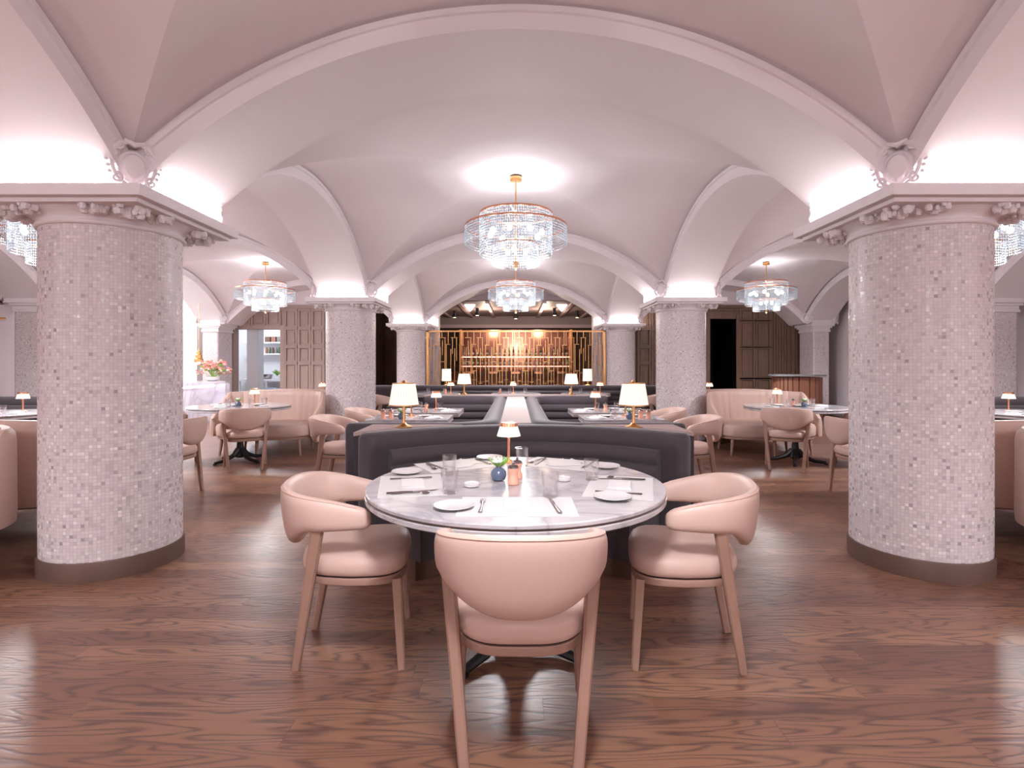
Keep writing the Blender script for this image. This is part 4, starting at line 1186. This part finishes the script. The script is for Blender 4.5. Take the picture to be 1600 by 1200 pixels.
for i, (x, y, a, w_) in enumerate(setts):
    mat_at(x, y, a, w_)
    def L(u, v): return (x+u*cos(a)-v*sin(a), y+u*sin(a)+v*cos(a))
    seat = w_.replace('at the ', '').replace(' edge', '')
    nx, ny = L(0, 0)
    if i in (3, 4): cnk.put((nx, ny, ZT+.0013), a+.5, 'loosely folded white napkin at the %s seat of the front round table' % seat, 'napkins on the front table')
    else: nk.put((nx, ny, ZT+.0013), a+(PI/2 if i == 0 else 0), 'neatly folded white napkin at the %s seat of the front round table' % seat, 'napkins on the front table')
    p = L(-.137, 0); fk.put((p[0], p[1], ZT+.0013), a+(0 if i else 0), 'steel fork at the %s seat of the front round table' % seat, 'forks on the front table')
    p = L(.145, 0); kk.put((p[0], p[1], ZT+.0013), a+.12, 'steel knife at the %s seat of the front round table' % seat, 'knives on the front table')
    if i: 
        p = L(.175, 0); spn.put((p[0], p[1], ZT+.0013), a-.1, 'steel spoon at the %s seat of the front round table' % seat, 'spoons on the front table')
for (px, py), w_ in (((709, 794), 'left of the nearest placemat'), ((636, 740), 'behind the left placemat'), ((957, 780), 'in front of the right placemat'), ((946, 731), 'behind the right placemat'), ((765, 717), 'at the back beside the lamp')):
    x, y = P(px, py); plk.put((x, y, ZT+(.0015 if px < 640 or px > 900 else .0)), 0, 'small white side plate %s of the front table' % w_, 'side plates on the front table')
for (px, py), w_ in (((737, 760), 'left'), ((880, 751), 'right')):
    x, y = P(px, py); dk_.put((x, y, ZT), 0, 'tiny white dish %s of the blue vase and mills on the front table' % w_, 'small dishes on the front table')
for (px, py), w_ in (((702, 742), 'behind the left placemat'), ((703, 771), 'at the inner corner of the left placemat'), ((860, 777), 'behind the nearest knife'), ((924, 750), 'behind the right placemat'), ((816, 728), 'behind the mills and the lamp')):
    x, y = P(px, py); gk.put((x, y, ZT+.0013), 0, 'clear tumbler standing %s on the front round table' % w_, 'tumblers on the front table')
x, y = P(779, 751); vk.put((x, y, ZT), .4, 'round slate blue bud vase with a white bloom on the front round table', 'bud vases')
x, y = P(802, 757); mlk.put((x, y, ZT), 0, 'nearer blush pepper mill beside the blue vase on the front round table', 'mills')
x, y = P(808, 748); mlk.put((x, y, ZT), 0, 'blush salt mill just behind the nearer one on the front round table', 'mills')

def dress(tx, ty, r, where, n=2, far=False, swap=1):
    """simple settings on a farther table"""
    names_ = ['left', 'right', 'near', 'far']
    offs = [(-.62, -.25), (.62, .15), (.05, -.72), (-.1, .62)]
    for k in range(n):
        ox, oy = offs[k]; ox *= swap
        rz = [PI/2, -PI/2, 0, PI][k]*swap
        side = names_[k] if swap > 0 else {'left': 'right', 'right': 'left'}.get(names_[k], names_[k])
        cx, cy = tx+ox*r, ty+oy*r
        if not far:
            nk.put((cx, cy, ZT), rz+.3, 'folded white napkin on the %s side of %s' % (side, where), 'napkins on farther tables')
            plk.put((tx+ox*r*.55, ty+oy*r*.4+.12, ZT), 0, 'small white plate on the %s side of %s' % (side, where), 'plates on farther tables')
        gk.put((tx+ox*r*.5+.03, ty+oy*r*.6-.06, ZT), 0, 'clear tumbler on the %s side of %s' % (side, where), 'tumblers on farther tables')
for s, w_ in ((-1, 'left'), (1, 'right')):
    for (tx, ty, dn) in ((s*1.10, 5.68, 'near'), (s*1.06, 6.56, 'far')):
        wh = 'the %s square table in the %s booth' % (dn, w_)
        dress(tx, ty, .42, wh, 2, swap=s)
        cnk.put((tx-s*.25, ty-.12, ZT), .3, 'loose white napkin at the booth side of '+wh, 'napkins on farther tables')
        if dn == 'near':
            vk.put((tx+s*.02-(.04 if s < 0 else -.03), ty-.2, ZT), 1, 'slate blue bud vase with green sprig on '+wh, 'bud vases')
            mlk.put((tx+s*.24, ty-.21, ZT), 0, 'outer blush mill on '+wh, 'mills')
            mlk.put((tx+s*.18, ty-.14, ZT), 0, 'inner blush mill on '+wh, 'mills')
        else:
            mlk.put((tx+s*.0, ty-.17, ZT), 0, 'blush mill on '+wh, 'mills')
    tx, ty = s*3.73, (7.32 if s < 0 else 7.22); wh = 'the round table before the %s loveseat' % w_
    dress(tx, ty, .62, wh, 3, swap=s)
    vk.put((tx+(.04 if s < 0 else .05), ty-.13, ZT), 1, 'slate blue bud vase with green sprig on '+wh, 'bud vases')
    mlk.put((tx-.04, ty+.06 if s < 0 else ty-.02, ZT), 0, 'blush mill on '+wh, 'mills')
    cnk.put((tx-.22 if s < 0 else tx+.3, ty-.05, ZT), .3, 'loose white napkin in the middle of '+wh, 'napkins on farther tables')
    gk.put((tx-.26 if s > 0 else tx+.28, ty+.1, ZT), 0, 'clear tumbler beside the loose napkin of '+wh, 'tumblers on farther tables')
    tx, ty = s*5.95, 6.2; wh = 'the round table at the %s picture edge' % w_
    dress(tx, ty, .55, wh, 2, swap=s)
    vk.put((tx-s*.06, ty-.2, ZT), 1, 'slate blue bud vase with green sprig on '+wh, 'bud vases')
    mlk.put((tx-s*.15, ty-.15, ZT), 0, 'blush mill on '+wh, 'mills')
for x, w_ in ((-1.55, 'left'), (0, 'middle'), (1.35, 'right')):
    dress(x, 10.45, .48, 'the %s far table before the long banquette' % w_, 2, far=True)
    mlk.put((x-.3 if x >= 0 else x+.2, 10.35, ZT), 0, 'blush mill on the %s far table before the long banquette' % w_, 'mills')

# ------------------------------------------------------------------ lights
plight('pantry_bulb', (-8.0, 16.0, 2.5), 26, (.88, .92, 1), .2)
def alight(name, loc, rot, sx, sy, e, col):
    l = bpy.data.lights.new(name, 'AREA'); l.shape = 'RECTANGLE'; l.size = sx; l.size_y = sy; l.energy = e; l.color = col
    o = bpy.data.objects.new(name, l); COL.objects.link(o); o.location = loc; o.rotation_euler = rot; return o
alight('niche_wash', (-9.0, 11.4, 3.05), (0, 0, 0), .2, 4.2, 60, (1, .96, .93))
plight('bar_room_fill', (-.9, 16.6, 2.6), 22, (1, .78, .6), .1)  # bare point lamps added to brighten the bar room, no pendant hangs there
plight('bar_room_fill', (.9, 16.6, 2.6), 22, (1, .78, .6), .1)
w = bpy.data.worlds.new('world'); S.world = w; w.use_nodes = True
w.node_tree.nodes['Background'].inputs[0].default_value = (.9, .8, .82, 1); w.node_tree.nodes['Background'].inputs[1].default_value = .02

S.view_settings.view_transform = 'Standard'; S.view_settings.look = 'None'; S.view_settings.gamma = 1; S.view_settings.exposure = 1.1
S.view_settings.use_curve_mapping = False
cy = S.cycles
cy.use_denoising = True; cy.max_bounces = 8; cy.diffuse_bounces = 5; cy.glossy_bounces = 4; cy.transmission_bounces = 4; cy.transparent_max_bounces = 14
cy.caustics_reflective = False; cy.caustics_refractive = False; cy.sample_clamp_indirect = 6
